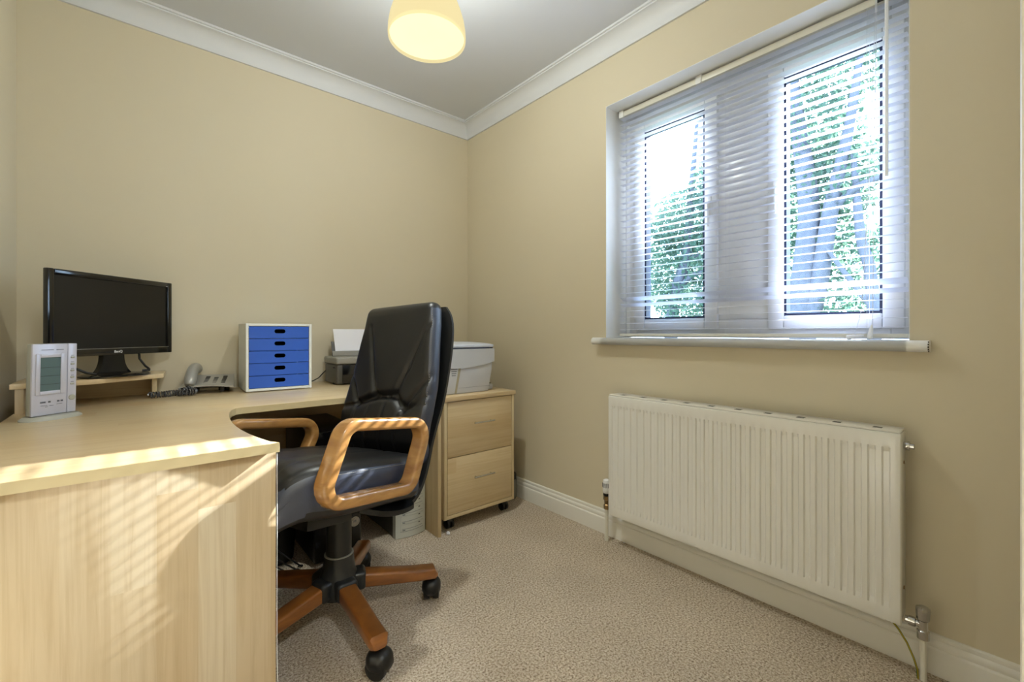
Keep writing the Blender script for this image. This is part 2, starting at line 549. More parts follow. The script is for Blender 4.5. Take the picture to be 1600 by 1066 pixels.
# the landing the doorway opens to
hl = MB()
HY0, HY1 = YF - 0.12, YF - 1.25
hl.span((XL - 0.6, HY1, -0.05), (-0.5, HY1 - 0.1, ZC + 0.05))
hl.span((XL - 0.6, HY0, -0.05), (XL - 0.7, HY1, ZC + 0.05))
hl.span((-0.5, HY0, -0.05), (-0.4, HY1, ZC + 0.05))
hl.span((XL - 0.7, HY0, -0.05), (XL - 0.1, HY0 + 0.1, ZC + 0.05))
hl.span((XL - 0.7, HY0, ZC), (-0.4, HY1 - 0.1, ZC + 0.05))
struct('wall_landing', hl, 'wall_paint', smooth=0)
struct('floor_landing', MB().span((XL - 0.6, HY0, -0.05), (-0.5, HY1, 0)), 'carpet', smooth=0)
dc = MB()
dc.span((DX1 - 0.004, YF + 0.0005, 0), (DX1 + 0.062, YF + 0.0175, DZ + 0.06), 0.003)
dc.span((DX0 - 0.05, YF + 0.0005, 0), (DX0 + 0.004, YF + 0.0175, DZ + 0.06), 0.003)
dc.span((DX0 + 0.004, YF + 0.0005, DZ - 0.004), (DX1 - 0.004, YF + 0.0175, DZ + 0.06), 0.003)
struct('trim_1', dc, 'trim_paint', label='white door casing around the doorway')

# coving: section (distance from wall, height)
cov = [(0, 2.300), (0.010, 2.300), (0.011, 2.309)] + \
      [(0.011 + 0.055 * (1 - math.cos(math.radians(t))), 2.311 + 0.066 * math.sin(math.radians(t))) for t in range(0, 91, 10)] + \
      [(0.066, 2.383), (0.074, 2.384), (0.075, ZC), (0, ZC)]
def run_profile(prof, a, b, inward, m0, m1):
    """moulding along a wall from a to b with mitred ends"""
    a = Vector(a); b = Vector(b); d = (b - a).normalized(); w = Vector(inward)
    mb = MB(); n = len(prof); vs = []
    for base, mt in ((a, m0), (b, -m1)):
        for q, z in prof:
            p = base + w * q + d * (q * mt)
            vs.append((p.x, p.y, z))
    fs = [(k, (k + 1) % n, n + (k + 1) % n, n + k) for k in range(n)] + [list(range(n))[::-1], list(range(n, 2 * n))]
    return mb.add(vs, fs)
struct('trim_2', run_profile(cov, (XL, 0), (0, 0), (0, -1), 1, 1), 'coving_paint', smooth=35, label='white plaster coving along the back wall')
struct('trim_3', run_profile(cov, (0, 0), (0, YF), (-1, 0), 1, 1), 'coving_paint', smooth=35, label='white plaster coving above the window')
struct('trim_4', run_profile(cov, (XL, YF), (XL, 0), (1, 0), 1, 1), 'coving_paint', smooth=35, label='white plaster coving along the left wall')
struct('trim_5', run_profile(cov, (0, YF), (XL, YF), (0, 1), 1, 1), 'coving_paint', smooth=35, label='white plaster coving over the doorway')
skirt = [(0, 0), (0.018, 0), (0.018, 0.070), (0.0165, 0.075), (0.0135, 0.077), (0.0145, 0.083), (0.0145, 0.091), (0.011, 0.096), (0.0085, 0.0975), (0.0095, 0.102), (0.0085, 0.109), (0.005, 0.112), (0, 0.112)]
struct('baseboard_back', run_profile(skirt, (XL, 0), (0, 0), (0, -1), 1, 1), 'trim_paint', smooth=40)
struct('baseboard_right', run_profile(skirt, (0, 0), (0, YF), (-1, 0), 1, 0), 'trim_paint', smooth=40)
struct('baseboard_left', run_profile(skirt, (XL, YF), (XL, 0), (1, 0), 0, 1), 'trim_paint', smooth=40)
struct('ground', MB().span((0.3, -14, -2.9), (30, 16, -2.8)), 'grass', smooth=0, label='grass garden below the window')

# ------------------------------------------------------------------ window
win = tag(thing('window_1', (0.17, (WY0 + WY1) / 2, WZ0), None, None), 'white double casement window behind the blind', None, None, 'structure')
FX0, FX1 = 0.150, 0.215
def ring(mb, y0, y1, z0, z1, wy, wz, x0, x1, bev=0.004):
    """rectangular frame, mitre-less: two stiles and two rails"""
    mb.span((x0, y0, z0), (x1, y0 - wy, z1), bev); mb.span((x0, y1 + wy, z0), (x1, y1, z1), bev)
    mb.span((x0, y0 - wy, z0), (x1, y1 + wy, z0 + wz), bev); mb.span((x0, y0 - wy, z1 - wz), (x1, y1 + wy, z1), bev)
    return mb
fr = ring(MB(), WY0 - 0.002, WY1 + 0.002, WZ0 + 0.001, WZ1 - 0.002, 0.066, 0.078, FX0 + 0.012, FX1)
fr.span((FX0 + 0.012, -1.630, WZ0 + 0.079), (FX1, -1.868, WZ1 - 0.080), 0.004)
fr.build('window_frame', 'upvc', win)
for (py0, py1) in ((-1.300, -1.588), (-1.910, -2.192)):
    pz0, pz1 = 1.044, 1.945
    s = ring(MB(), py0 + 0.062, py1 - 0.062, pz0 - 0.058, pz1 + 0.058, 0.056, 0.052, FX0 - 0.004, FX1 - 0.012, 0.006)
    so = s.build('sash', 'upvc', win)
    ring(MB(), py0 + 0.007, py1 - 0.007, pz0 - 0.007, pz1 + 0.007, 0.009, 0.009, FX0 + 0.004, FX1 - 0.02, 0.0).build('gasket', 'gasket', so)
    MB().span((0.176, py0 + 0.004, pz0 - 0.004), (0.180, py1 - 0.004, pz1 + 0.004)).build('pane', 'window_glass', so, 0)
    hy = py1 - 0.030 if py1 > -1.7 else py0 + 0.030
    hm = MB().span((FX0 - 0.012, hy + 0.010, 1.47), (FX0 - 0.0045, hy - 0.010, 1.56), 0.003)
    hm.tube([(FX0 - 0.010, hy, 1.535), (FX0 - 0.018, hy, 1.533), (FX0 - 0.020, hy, 1.52), (FX0 - 0.020, hy, 1.43)], [0.007, 0.007, 0.006, 0.005], 8)
    hm.build('window_handle', 'white_plastic', win)
sill = MB()
# bull-nosed board inside the reveal with horns that run past it on the wall
sp = [(0.150, 0.917), (0.150, 0.9495)] + [(-0.034 - 0.0165 * math.sin(math.radians(t)), 0.933 + 0.0165 * math.cos(math.radians(t))) for t in range(0, 181, 15)]
n = len(sp)
for (ya, yb, xmax) in ((-1.127, -2.332, -0.0006), (WY0 - 0.002, WY1 + 0.002, 0.150)):
    pr = [(min(x, xmax), z) for x, z in sp]
    sill.add([(x, ya, z) for x, z in pr] + [(x, yb, z) for x, z in pr],
             [(k, (k + 1) % n, n + (k + 1) % n, n + k) for k in range(n)] + [list(range(n))[::-1], list(range(n, 2 * n))])
so = sill.build('window_sill', 'sill_paint', win, 35)
chip = MB()
for a in range(-60, 75, 27):
    chip.box((-0.034 - 0.0155 * math.cos(math.radians(a)) , -2.3315, 0.933 + 0.0155 * math.sin(math.radians(a))), (0.004, 0.0025, 0.005))
chip.build('chipped_paint', 'wear', so, 0)

# ------------------------------------------------------------------ venetian blind
BX = 0.100
bl = thing('venetian_blind', (BX, (WY0 + WY1) / 2, WZ0), 'white venetian blind with open slats hanging in the window', 'blind')
by0, by1 = WY0 - 0.016, WY1 + 0.014
MB().span((BX - 0.014, by0, WZ1 - 0.034), (BX + 0.014, by1, WZ1 - 0.008), 0.002).build('head_rail', 'pipe_paint', bl)
for yy in (by0 - 0.012, -1.60, -2.25):
    b = MB().span((BX - 0.019, yy + 0.013, WZ1 - 0.038), (BX + 0.016, yy - 0.013, WZ1 - 0.0025), 0.002)
    b.build('bracket', 'white_plastic', bl)
MB().span((BX - 0.016, by0, WZ0 + 0.006), (BX + 0.016, by1, WZ0 + 0.019), 0.003).build('bottom_rail', 'pipe_paint', bl)
# one slat: shallow arched strip, shared by all
hw, thk = 0.0165, 0.0006
sec = [(-hw + 2 * hw * i / 6, 0.0016 * (1 - ((i - 3) / 3) ** 2)) for i in range(7)]
loop = [(x, z + thk / 2) for x, z in sec] + [(x, z - thk / 2) for x, z in sec[::-1]]
ns = len(loop); L = (by0 - by1) / 2 - 0.003
sm = MB().add([(x, L, z) for x, z in loop] + [(x, -L, z) for x, z in loop],
              [(k, (k + 1) % ns, ns + (k + 1) % ns, ns + k) for k in range(ns)] + [list(range(ns))[::-1], list(range(ns, 2 * ns))])
slat0 = sm.build('slat', 'slat_white', None, 40)
rng = random.Random(4)
zs = [0.9890 + 0.0297 * i for i in range(36)]
for i, z in enumerate(zs):
    o = slat0 if i == 0 else slat0.copy()
    if i: COL.objects.link(o)
    o.parent = bl
    o.location = (0, (by0 + by1) / 2 - (WY0 + WY1) / 2, z - WZ0)
    tilt = 3.0 + rng.uniform(-0.8, 0.8)
    if i in (4, 5): tilt = (-24.0, -31.0)[i - 4]
    o.rotation_euler = (math.radians(rng.uniform(-0.08, 0.08)), math.radians(-tilt), 0)
for yy in (-1.235, -1.715, -2.17):
    c = MB()
    for dx in (-hw - 0.0005, hw + 0.0005):
        c.tube([(BX + dx, yy, WZ0 + 0.015), (BX + dx, yy + 0.0005, 1.5), (BX + dx, yy, WZ1 - 0.033)], 0.0006, 5)
    c.build('ladder_cord', 'cord_white', bl)
wand = MB().tube([(BX - 0.030, -2.222, WZ1 - 0.045), (BX - 0.031, -2.222, 1.47)], 0.0050, 8)
wand.tube([(BX - 0.016, -2.222, WZ1 - 0.026), (BX - 0.028, -2.222, WZ1 - 0.030), (BX - 0.030, -2.222, WZ1 - 0.046)], 0.0018, 6)
wand.build('tilt_wand', 'white_plastic', bl)
MB().span((BX - 0.0165, -2.196, WZ1 - 0.033), (BX - 0.0138, -2.226, WZ1 - 0.010), 0.0005).build('cord_lock', 'black_plastic', bl)
cord = MB()
cord.tube([(BX - 0.019, -2.196, WZ1 - 0.02), (BX - 0.024, -2.19, 1.6), (BX - 0.024, -2.186, 1.0), (BX - 0.026, -2.182, WZ0 + 0.045)], 0.0009, 5)
cord.tube([(BX - 0.019, -2.193, WZ1 - 0.02), (BX - 0.025, -2.178, 1.5), (BX - 0.026, -2.158, 1.05), (BX - 0.030, -2.140, WZ0 + 0.012)], 0.0009, 5)
cord.build('pull_cord', 'cord_white', bl)
for (yy, z, rx) in ((-2.182, WZ0 + 0.024, 8), (-2.140, WZ0 + 0.0095, 82)):
    M = Matrix.Translation((BX - 0.030, yy, z)) @ Matrix.Rotation(math.radians(rx), 4, 'X')
    MB().lathe([(0.0025, 0.024), (0.0045, 0.016), (0.0075, -0.010), (0.0075, -0.020), (0.004, -0.023)], 12, M).build('tassel', 'white_plastic', bl, 40)

# ------------------------------------------------------------------ radiator
RY0, RY1, RZ0, RZ1, RXF = -1.274, -2.283, 0.148, 0.687, -0.110
rad = thing('radiator', (-0.07, (RY0 + RY1) / 2, RZ0), 'white ribbed panel radiator fixed under the window', 'radiator')
# front panel: pressed vertical channels, height field over a grid
ncol = 30; pitch = (RY0 - RY1 - 0.030) / ncol
ys = []; 
for i in range(ncol):
    y = RY0 - 0.015 - pitch * i
    for fr_, dep in ((0.0, 0.0), (0.14, 0.0), (0.27, 0.0065), (0.62, 0.0065), (0.75, 0.0), ):
        ys.append((y - pitch * fr_, dep))
ys = [(RY0, -0.005), (RY0 - 0.002, -0.001), (RY0 - 0.005, 0.0)] + ys + [(RY1 + 0.015, 0.0), (RY1 + 0.005, 0.0), (RY1 + 0.002, -0.001), (RY1, -0.005)]
zsr = [(RZ0, 0.0, 1), (RZ0 + 0.002, 0.0, 0.2), (RZ0 + 0.006, 0, 0), (RZ0 + 0.040, 0.0, 0), (RZ0 + 0.058, 1.0, 0), (0.42, 1.0, 0), (RZ1 - 0.058, 1.0, 0), (RZ1 - 0.042, 0.0, 0), (RZ1 - 0.006, 0.0, 0), (RZ1 - 0.002, 0.0, 0.2), (RZ1, 0.0, 1)]
vs = []
for z, w, eg in zsr:
    for y, dep in ys:
        x = RXF + (dep * w if dep > 0 else -dep) + 0.005 * eg
        vs.append((x, y, z))
nc = len(ys)
fs = [(j * nc + i, j * nc + i + 1, (j + 1) * nc + i + 1, (j + 1) * nc + i) for j in range(len(zsr) - 1) for i in range(nc - 1)]
pan = MB().add(vs, fs)
pan.span((RXF + 0.0050, RY0 - 0.001, RZ0 + 0.001), (RXF + 0.0140, RY1 + 0.001, RZ1 - 0.001))
pan.build('front_panel', 'radiator_enamel', rad, 28)
back = MB().span((RXF + 0.0145, RY0 - 0.012, RZ0 + 0.012), (-0.032, RY1 + 0.014, RZ1 - 0.008), 0.003)
back.build('convector_body', 'radiator_enamel', rad)
top = MB().span((RXF + 0.004, RY0 - 0.003, RZ1 + 0.0002), (-0.030, RY1 + 0.003, RZ1 + 0.0075), 0.0025)
tg = top.build('top_grille', 'radiator_enamel', rad)
slot0 = None
for i in range(10):
    y = RY0 - 0.055 - i * 0.0985
    for dx in (-0.076, -0.090):
        if slot0 is None:
            slot0 = MB().span((-0.004, 0, 0), (0.004, -0.022, 0.0006)).build('grille_slot', 'dark_slot', None, 0); so_ = slot0
        else:
            so_ = slot0.copy(); COL.objects.link(so_)
        so_.parent = tg; so_.location = Vector((dx, y, RZ1 + 0.0074)) - parent_loc(tg)
for yy, sg in ((RY0, 1), (RY1, -1)):
    MB().span((RXF + 0.010, yy - sg * 0.002, RZ0 + 0.006), (-0.030, yy - sg * 0.010, RZ1), 0.002).build('side_cover', 'radiator_enamel', rad)
for z in (0.60, 0.24):
    MB().lathe([(0.005, 0), (0.005, 0.002)], 10, Matrix.Translation((-0.062, RY1 + 0.0015, z)) @ Matrix.Rotation(math.radians(90), 4, 'X')).build('side_screw', 'brass_dull', rad)
RotX = Matrix.Rotation(math.radians(90), 4, 'X')
vent = MB().lathe([(0.011, -0.002), (0.011, 0.008), (0.013, 0.008), (0.013, 0.013), (0.008, 0.013), (0.008, 0.022), (0.006, 0.023)], 12, Matrix.Translation((-0.062, RY1 + 0.0012, 0.648)) @ RotX)
vent.build('bleed_valve', 'chrome', rad)

tv = thing('radiator_valve', (-0.050, RY0 + 0.040, 0.0), 'thermostatic valve with white head at the left end of the radiator', 'valve', 'radiator valves')
vy = RY0 + 0.040; vx = -0.068
T = lambda z: Matrix.Translation((vx, vy, z))
MB().tube([(vx, vy, 0.002), (vx, vy, 0.155)], 0.0085, 12).build('pipe', 'pipe_paint', tv)
vb = MB().lathe([(0.0135, 0.150), (0.0135, 0.170), (0.010, 0.173), (0.0105, 0.190), (0.015, 0.193), (0.015, 0.208), (0.012, 0.212)], 6, T(0))
vb.tube([(vx, vy, 0.186), (vx, vy - 0.036, 0.186)], 0.009, 10).build('valve_body', 'brass_dull', tv, 20)
MB().lathe([(0.0135, 0.2125), (0.0160, 0.214), (0.0160, 0.224), (0.014, 0.2245)], 20, T(0)).build('collar', 'rubber_black', tv)
hd = MB()
prof = []
for z, r in ((0.225, 0.0145), (0.235, 0.0175), (0.250, 0.0180), (0.275, 0.0170), (0.285, 0.0155), (0.288, 0.010)):
    prof.append((r, z))
hd.lathe(prof, 24, T(0)).build('valve_head', 'white_plastic', tv, 40)
gr = MB()
for a in range(0, 360, 30):
    gr.box((vx + 0.0174 * math.cos(math.radians(a)), vy + 0.0174 * math.sin(math.radians(a)), 0.262), (0.003, 0.003, 0.020), M=None)
gr.build('grip', 'print_grey', tv, 0)

lv = thing('radiator_valve', (-0.050, RY1 - 0.040, 0.0), 'chrome angle valve at the right end of the radiator near the doorway', 'valve', 'radiator valves')
vy = RY1 - 0.040; T = lambda z: Matrix.Translation((vx, vy, z))
MB().tube([(vx, vy, 0.002), (vx, vy, 0.125)], 0.0085, 12).build('pipe', 'pipe_paint', lv)
vb = MB().lathe([(0.0140, 0.118), (0.0145, 0.128), (0.0140, 0.140), (0.0110, 0.143), (0.0110, 0.168)], 16, T(0))
vb.tube([(vx, vy + 0.004, 0.156), (vx, vy + 0.014, 0.156), (vx, vy + 0.016, 0.156), (vx, vy + 0.030, 0.156), (vx, vy + 0.031, 0.156), (vx, vy + 0.0385, 0.156)], [0.0095, 0.0095, 0.0125, 0.0125, 0.009, 0.009], 12)
vb.build('valve_body', 'chrome', lv)
hd = MB().lathe([(0.010, 0.1685), (0.0145, 0.171), (0.0165, 0.196), (0.0160, 0.203), (0.009, 0.207)], 10, T(0))
hd.build('valve_head', 'chrome', lv, 20)

ew = thing('earth_wire', (vx, RY1 + 0.012, 0.0), 'short green and yellow earth wire clamped below the radiator', 'wire')
pts = [(-0.075, RY1 + 0.028, 0.141), (-0.078, RY1 + 0.010, 0.122), (-0.080, RY1 - 0.008, 0.094), (-0.079, RY1 - 0.022, 0.058), (-0.076, RY1 - 0.029, 0.030), (-0.073, RY1 - 0.030, 0.003)]
fine = []
for i in range(len(pts) - 1):
    for k in range(5): fine.append(Vector(pts[i]).lerp(Vector(pts[i + 1]), k / 5))
fine.append(Vector(pts[-1]))
MB().tube(fine, 0.0026, 8).build('insulation', 'earth_green', ew)
MB().tube([q + Vector((-0.0022, -0.0010, 0)) for q in fine], 0.0014, 6).build('yellow_stripe', 'earth_yellow', ew)
cl = MB().box((-0.075, RY1 + 0.034, 0.1395), (0.012, 0.016, 0.010), 0.002)
cl.tube([(-0.075, RY1 + 0.050, 0.146), (-0.075, RY1 + 0.040, 0.136)], 0.003, 8)
cl.build('clamp', 'brass_dull', ew)

# ------------------------------------------------------------------ desk
ZD, TK = 0.708, 0.024
desk = thing('corner_desk', (-1.5, -0.7, 0.0), 'L-shaped maple laminate corner desk against back and left walls', 'desk')
plan = [(-2.045, -0.012), (-0.634, -0.012), (-0.634, -0.705), (-1.455, -0.705)]
# concave sweep from the long section round to the return
crv = [(-1.476, -0.712), (-1.493, -0.745), (-1.507, -0.80), (-1.516, -0.86), (-1.523, -0.93), (-1.5265, -1.00), (-1.5265, -1.06), (-1.524, -1.12), (-1.517, -1.19), (-1.506, -1.26), (-1.493, -1.32), (-1.4785, -1.345)]
plan = plan + crv + [(-2.045, -1.345)]
MB().prism(plan, ZD - TK, ZD, 0.0015).build('worktop', ['maple_top'], desk, 30)
ed = MB()                                               # edging strip along the visible front edges
front = [(-0.634, -0.705), (-1.455, -0.705)] + crv + [(-2.045, -1.345)]
for a, b in zip(front[:-1], front[1:]):
    a = Vector((a[0], a[1], 0)); b = Vector((b[0], b[1], 0)); d = b - a
    nrm = Vector((-d.y, d.x, 0)).normalized()
    ed.add([(p.x + nrm.x * k, p.y + nrm.y * k, z) for z in (ZD - TK + 0.0005, ZD - 0.0012) for p in (a, b) for k in (-0.0006, 0.0008)],
           [(1, 3, 7, 5), (0, 4, 6, 2), (0, 1, 5, 4), (2, 6, 7, 3), (4, 5, 7, 6), (0, 2, 3, 1)])
ed.build('edging', 'maple_edge', desk, 40)
MB().span((-2.042, -1.3215, 0.0), (-1.4810, -1.3030, ZD - TK - 0.0015), 0.001).build('end_panel', 'maple_upright_x', desk)
MB().span((-0.652, -0.698, 0.0), (-0.634, -0.02, ZD - TK), 0.001).build('side_panel', 'maple_upright_y', desk)
MB().span((-2.03, -0.055, 0.28), (-0.655, -0.038, ZD - TK), 0.001).build('modesty_panel', 'maple_drawer', desk)
MB().span((-2.035, -1.30, 0.28), (-2.018, -0.06, ZD - TK), 0.001).build('modesty_panel', 'maple_drawer', desk)

wp = smooth_poly([(-1.4788, -1.3230, 0.676), (-1.4785, -1.3235, 0.50), (-1.4788, -1.3232, 0.30), (-1.4780, -1.3240, 0.14), (-1.4730, -1.3280, 0.07), (-1.4660, -1.3340, 0.02), (-1.4610, -1.3390, 0.0025)], 5)
tag(MB().tube(wp, 0.0008, 6).build('white_wire', 'white_plastic', None, 60, origin=(-1.462, -1.338, 0)), 'thin white wire running down the edge of the desk end panel', 'wire')

# ------------------------------------------------------------------ filing pedestal
CX0, CX1, CYF, CZ0, CZ1 = -0.612, -0.166, -0.694, 0.066, 0.660
cab = thing('filing_cabinet', ((CX0 + CX1) / 2, -0.42, 0.0), 'maple two-drawer filing cabinet on castors in the corner', 'cabinet')
cb = MB()
cb.span((CX0, CYF + 0.004, CZ0), (CX0 + 0.016, -0.14, CZ1 - 0.0225), 0.001)
cb.span((CX1 - 0.020, CYF + 0.004, CZ0), (CX1 - 0.004, -0.14, CZ1 - 0.0225), 0.001)
cb.span((CX0 + 0.016, CYF + 0.004, CZ0), (CX1 - 0.020, -0.14, CZ0 + 0.018), 0.001)
cb.span((CX0 + 0.016, -0.156, CZ0 + 0.018), (CX1 - 0.020, -0.14, CZ1 - 0.0225))
cb.build('carcass', 'maple_upright_y', cab)
MB().span((CX0, CYF - 0.004, CZ1 - 0.022), (CX1, -0.13, CZ1), 0.0015).build('top_board', 'maple_top', cab)
for (z0, z1) in ((CZ0 + 0.0205, 0.3600), (0.3635, CZ1 - 0.026)):
    d = MB().span((CX0 + 0.0185, CYF + 0.0035, z0), (CX1 - 0.0225, CYF + 0.020, z1), 0.001)
    d.span((CX0 + 0.04, CYF + 0.020, z0 + 0.02), (CX1 - 0.045, -0.18, z0 + 0.20))
    d = d.build('drawer', 'maple_drawer', cab)
    hz = z1 - 0.115
    h = MB().tube([(-0.447, CYF - 0.0165, hz), (-0.320, CYF - 0.0165, hz)], 0.0042, 10)
    for hx in (-0.432, -0.335): h.tube([(hx, CYF + 0.0032, hz), (hx, CYF - 0.0165, hz)], 0.003, 8)
    h.build('handle', 'brushed_steel', d)
for (x, y) in ((-0.555, -0.640), (-0.205, -0.640), (-0.555, -0.19), (-0.205, -0.19)):
    c = MB()
    for dx in (-0.012, 0.012):
        c.lathe([(0.017, -0.008), (0.0225, -0.006), (0.0225, 0.006), (0.017, 0.008)], 16, Matrix.Translation((x + dx, y, 0.0235)) @ Matrix.Rotation(math.radians(90), 4, 'Y'))
    c.lathe([(0.014, 0.028), (0.020, 0.040), (0.016, 0.055), (0.016, CZ0 - 0.0005)], 14, Matrix.Translation((x, y, 0)))
    c.build('castor', 'rubber_black', cab)

# ------------------------------------------------------------------ laser printer on the cabinet
LX0, LX1, LYF = -0.560, -0.268, -0.628
lp = thing('laser_printer', (-0.42, -0.42, CZ1), 'pale grey laser printer standing on the filing cabinet', 'printer')
LB = -0.170
body = MB()
# side outline leans in towards the foot on the right
vs = []
for y in (LYF, LB):
    for x, z in ((LX0, CZ1 + 0.001), (LX1 - 0.030, CZ1 + 0.001), (LX1 - 0.006, 0.775), (LX1 - 0.002, 0.830), (LX0, 0.830)):
        vs.append((x, y, z))
bm = bmesh.new()
bv = [bm.verts.new(v) for v in vs]
bm.faces.new(bv[:5][::-1]); bm.faces.new(bv[5:])
for i in range(5): bm.faces.new((bv[i], bv[(i + 1) % 5], bv[5 + (i + 1) % 5], bv[5 + i]))
bmesh.ops.recalc_face_normals(bm, faces=bm.faces[:])
bmesh.ops.bevel(bm, geom=bm.edges[:], offset=0.006, segments=3, profile=0.5, affect='EDGES')
body.from_bm(bm); bm.free()
body.build('body', 'printer_grey', lp)
# scanner lid housing whose lower front edge sags in a curve
hv = []; k = 14
for y in (LYF - 0.006, LB):
    for i in range(k + 1):
        t = i / k; x = LX0 - 0.004 + (LX1 + 0.010 - LX0) * t
        hv.append((x, y, 0.802 - 0.016 * math.sin(math.pi * (0.15 + 0.55 * t)) + 0.030 * t * t))
    for i in range(k + 1):
        t = 1 - i / k; x = LX0 - 0.004 + (LX1 + 0.010 - LX0) * t
        hv.append((x, y, 0.889))
m2 = 2 * (k + 1)
hb = MB().add(hv, [list(range(m2))[::-1], list(range(m2, 2 * m2))] + [(i, (i + 1) % m2, m2 + (i + 1) % m2, m2 + i) for i in range(m2)])
hb.build('scanner_housing', 'printer_grey', lp, 25)
MB().span((LX0 + 0.002, LYF + 0.004, 0.8885), (LX1 + 0.002, LB - 0.008, 0.8945)).build('lid_gap', 'gasket', lp, 0)
MB().rounded(((LX1 - LX0 + 0.010) / 2, (LB - LYF) / 2, 0.0095), 0.008, (10, 10, 4), lambda v: v + Vector((0, 0, 0.010 * (1 - (v.y / 0.23) ** 2)))if v.z > 0 else v, Matrix.Translation(((LX0 + LX1) / 2 + 0.003, (LYF + LB) / 2, 0.9035))).build('scanner_lid', 'printer_lid', lp, 40)
tr = MB()
tr.add([(LX0 + 0.046, LYF - 0.001, 0.664), (LX0 + 0.058, LYF - 0.001, 0.664), (LX0 + 0.086, LYF - 0.001, 0.800), (LX0 + 0.072, LYF - 0.001, 0.800),
        (LX0 + 0.046, LYF + 0.006, 0.664), (LX0 + 0.058, LYF + 0.006, 0.664), (LX0 + 0.086, LYF + 0.006, 0.800), (LX0 + 0.072, LYF + 0.006, 0.800)],
       [(0, 1, 2, 3), (4, 7, 6, 5), (0, 4, 5, 1), (1, 5, 6, 2), (2, 6, 7, 3), (3, 7, 4, 0)])
tr.build('side_groove', 'printer_trim', lp, 0)
for i in range(4):
    z = 0.786 - 0.0105 * i
    MB().span((LX0 + 0.026 + i * 0.001, LYF - 0.0008, z), (LX0 + 0.062 - i * 0.003, LYF + 0.002, z + 0.0032)).build('vent_slot', 'print_grey', lp, 0)
MB().span((LX0 + 0.07, LYF - 0.0006, 0.6895), (LX1 - 0.022, LYF + 0.002, 0.6905)).build('panel_seam', 'print_grey', lp, 0)
pb = MB().span((LX1 - 0.020, LYF + 0.05, CZ1 + 0.001), (LX1 + 0.040, LYF + 0.11, CZ1 + 0.030), 0.006)
pb.build('rear_socket_block', 'printer_grey', lp)
MB().tube([(LX1 + 0.025, LYF + 0.08, CZ1 + 0.034), (LX1 + 0.045, LYF + 0.085, CZ1 + 0.030), (LX1 + 0.05, LYF + 0.09, CZ1 + 0.012), (LX1 + 0.042, LYF + 0.10, CZ1 + 0.005)], 0.004, 8).build('plug', 'black_plastic', lp)

# ------------------------------------------------------------------ grey object wedged by the cabinet
bn = thing('waste_bin', (-0.095, -0.46, 0.0), 'dark grey plastic bin squeezed between cabinet and right wall', 'bin')
def bin_sec(s): return [(-0.095 + 0.066 * s * x, -0.455 + 0.12 * s * y) for x, y in ((-1, -.7), (-.7, -1), (.7, -1), (1, -.7), (1, .7), (.7, 1), (-.7, 1), (-1, .7))]
bb = MB()
rows = [(0.90, 0.002), (0.98, 0.02), (1.0, 0.118), (0.94, 0.1185), (0.90, 0.03)]
vs = [];
for s, z in rows: vs += [(x, y, z) for x, y in bin_sec(s)]
fs = [(r * 8 + i, r * 8 + (i + 1) % 8, (r + 1) * 8 + (i + 1) % 8, (r + 1) * 8 + i) for r in range(4) for i in range(8)] + [list(range(8))[::-1], [32 + i for i in range(8)]]
bb.add(vs, fs).build('bin_body', 'bin_grey', bn, 40)
rim = MB(); vs = []
for s, z in ((0.89, 0.119), (0.97, 0.119), (0.97, 0.150), (0.89, 0.150)): vs += [(x, y, z) for x, y in bin_sec(s)]
rim.add(vs, [(r * 8 + i, r * 8 + (i + 1) % 8, ((r + 1) % 4) * 8 + (i + 1) % 8, ((r + 1) % 4) * 8 + i) for r in range(4) for i in range(8)]).build('rim', 'rubber_black', bn, 40)
lin_ = MB(); vs = []
for s, z in ((0.86, 0.10), (0.80, 0.20), (0.62, 0.27), (0.30, 0.30)): vs += [(x - 0.004, y, z) for x, y in bin_sec(s)]
lin_.add(vs, [(r * 8 + i, r * 8 + (i + 1) % 8, (r + 1) * 8 + (i + 1) % 8, (r + 1) * 8 + i) for r in range(3) for i in range(8)] + [list(range(8))[::-1], [24 + i for i in range(8)]]).build('bag', 'rubber_black', bn, 60)

# ------------------------------------------------------------------ pc tower, pale front, dark sides
px0, px1, pyf = -0.815, -0.660, -0.588
pc = thing('computer_tower', (-0.735, -0.40, 0.0), 'beige-fronted computer tower under the desk beside the side panel', 'computer')
MB().span((px0 + 0.004, pyf + 0.030, 0.004), (px1 - 0.004, -0.16, 0.432), 0.002).build('case', 'pc_side', pc)
bz = []; k = 10
for z in (0.003, 0.434):
    for i in range(k + 1):
        t = i / k; bz.append((px0 + (px1 - px0) * t, pyf - 0.016 * math.sin(math.pi * t), z))
    bz.append((px1, pyf + 0.030, z)); bz.append((px0, pyf + 0.030, z))
m = k + 3
MB().add(bz, [list(range(m)), list(range(m, 2 * m))[::-1]] + [(i, (i + 1) % m, m + (i + 1) % m, m + i) for i in range(m)]).build('front_bezel', 'pc_beige', pc, 40)
def bezel_plate(z0, z1, x0, x1, name, mat, proud, parent):
    mb = MB(); vs = []; k = 8
    for dz in (z0, z1):
        for pr in (proud, -0.004):
            for i in range(k + 1):
                x = x0 + (x1 - x0) * i / k; t = (x - px0) / (px1 - px0)
                vs.append((x, pyf - 0.016 * math.sin(math.pi * t) - pr, dz))
    r = k + 1; fs = []
    for i in range(k):
        fs += [(i, i + 1, 2 * r + i + 1, 2 * r + i), (r + i, 3 * r + i, 3 * r + i + 1, r + i + 1), (i, r + i, r + i + 1, i + 1), (2 * r + i, 2 * r + i + 1, 3 * r + i + 1, 3 * r + i)]
    fs += [(0, 2 * r, 3 * r, r), (k, r + k, 3 * r + k, 2 * r + k)]
    return mb.add(vs, fs).build(name, mat, parent, 40)
a0, a1 = px0 + 0.022, px1 - 0.014
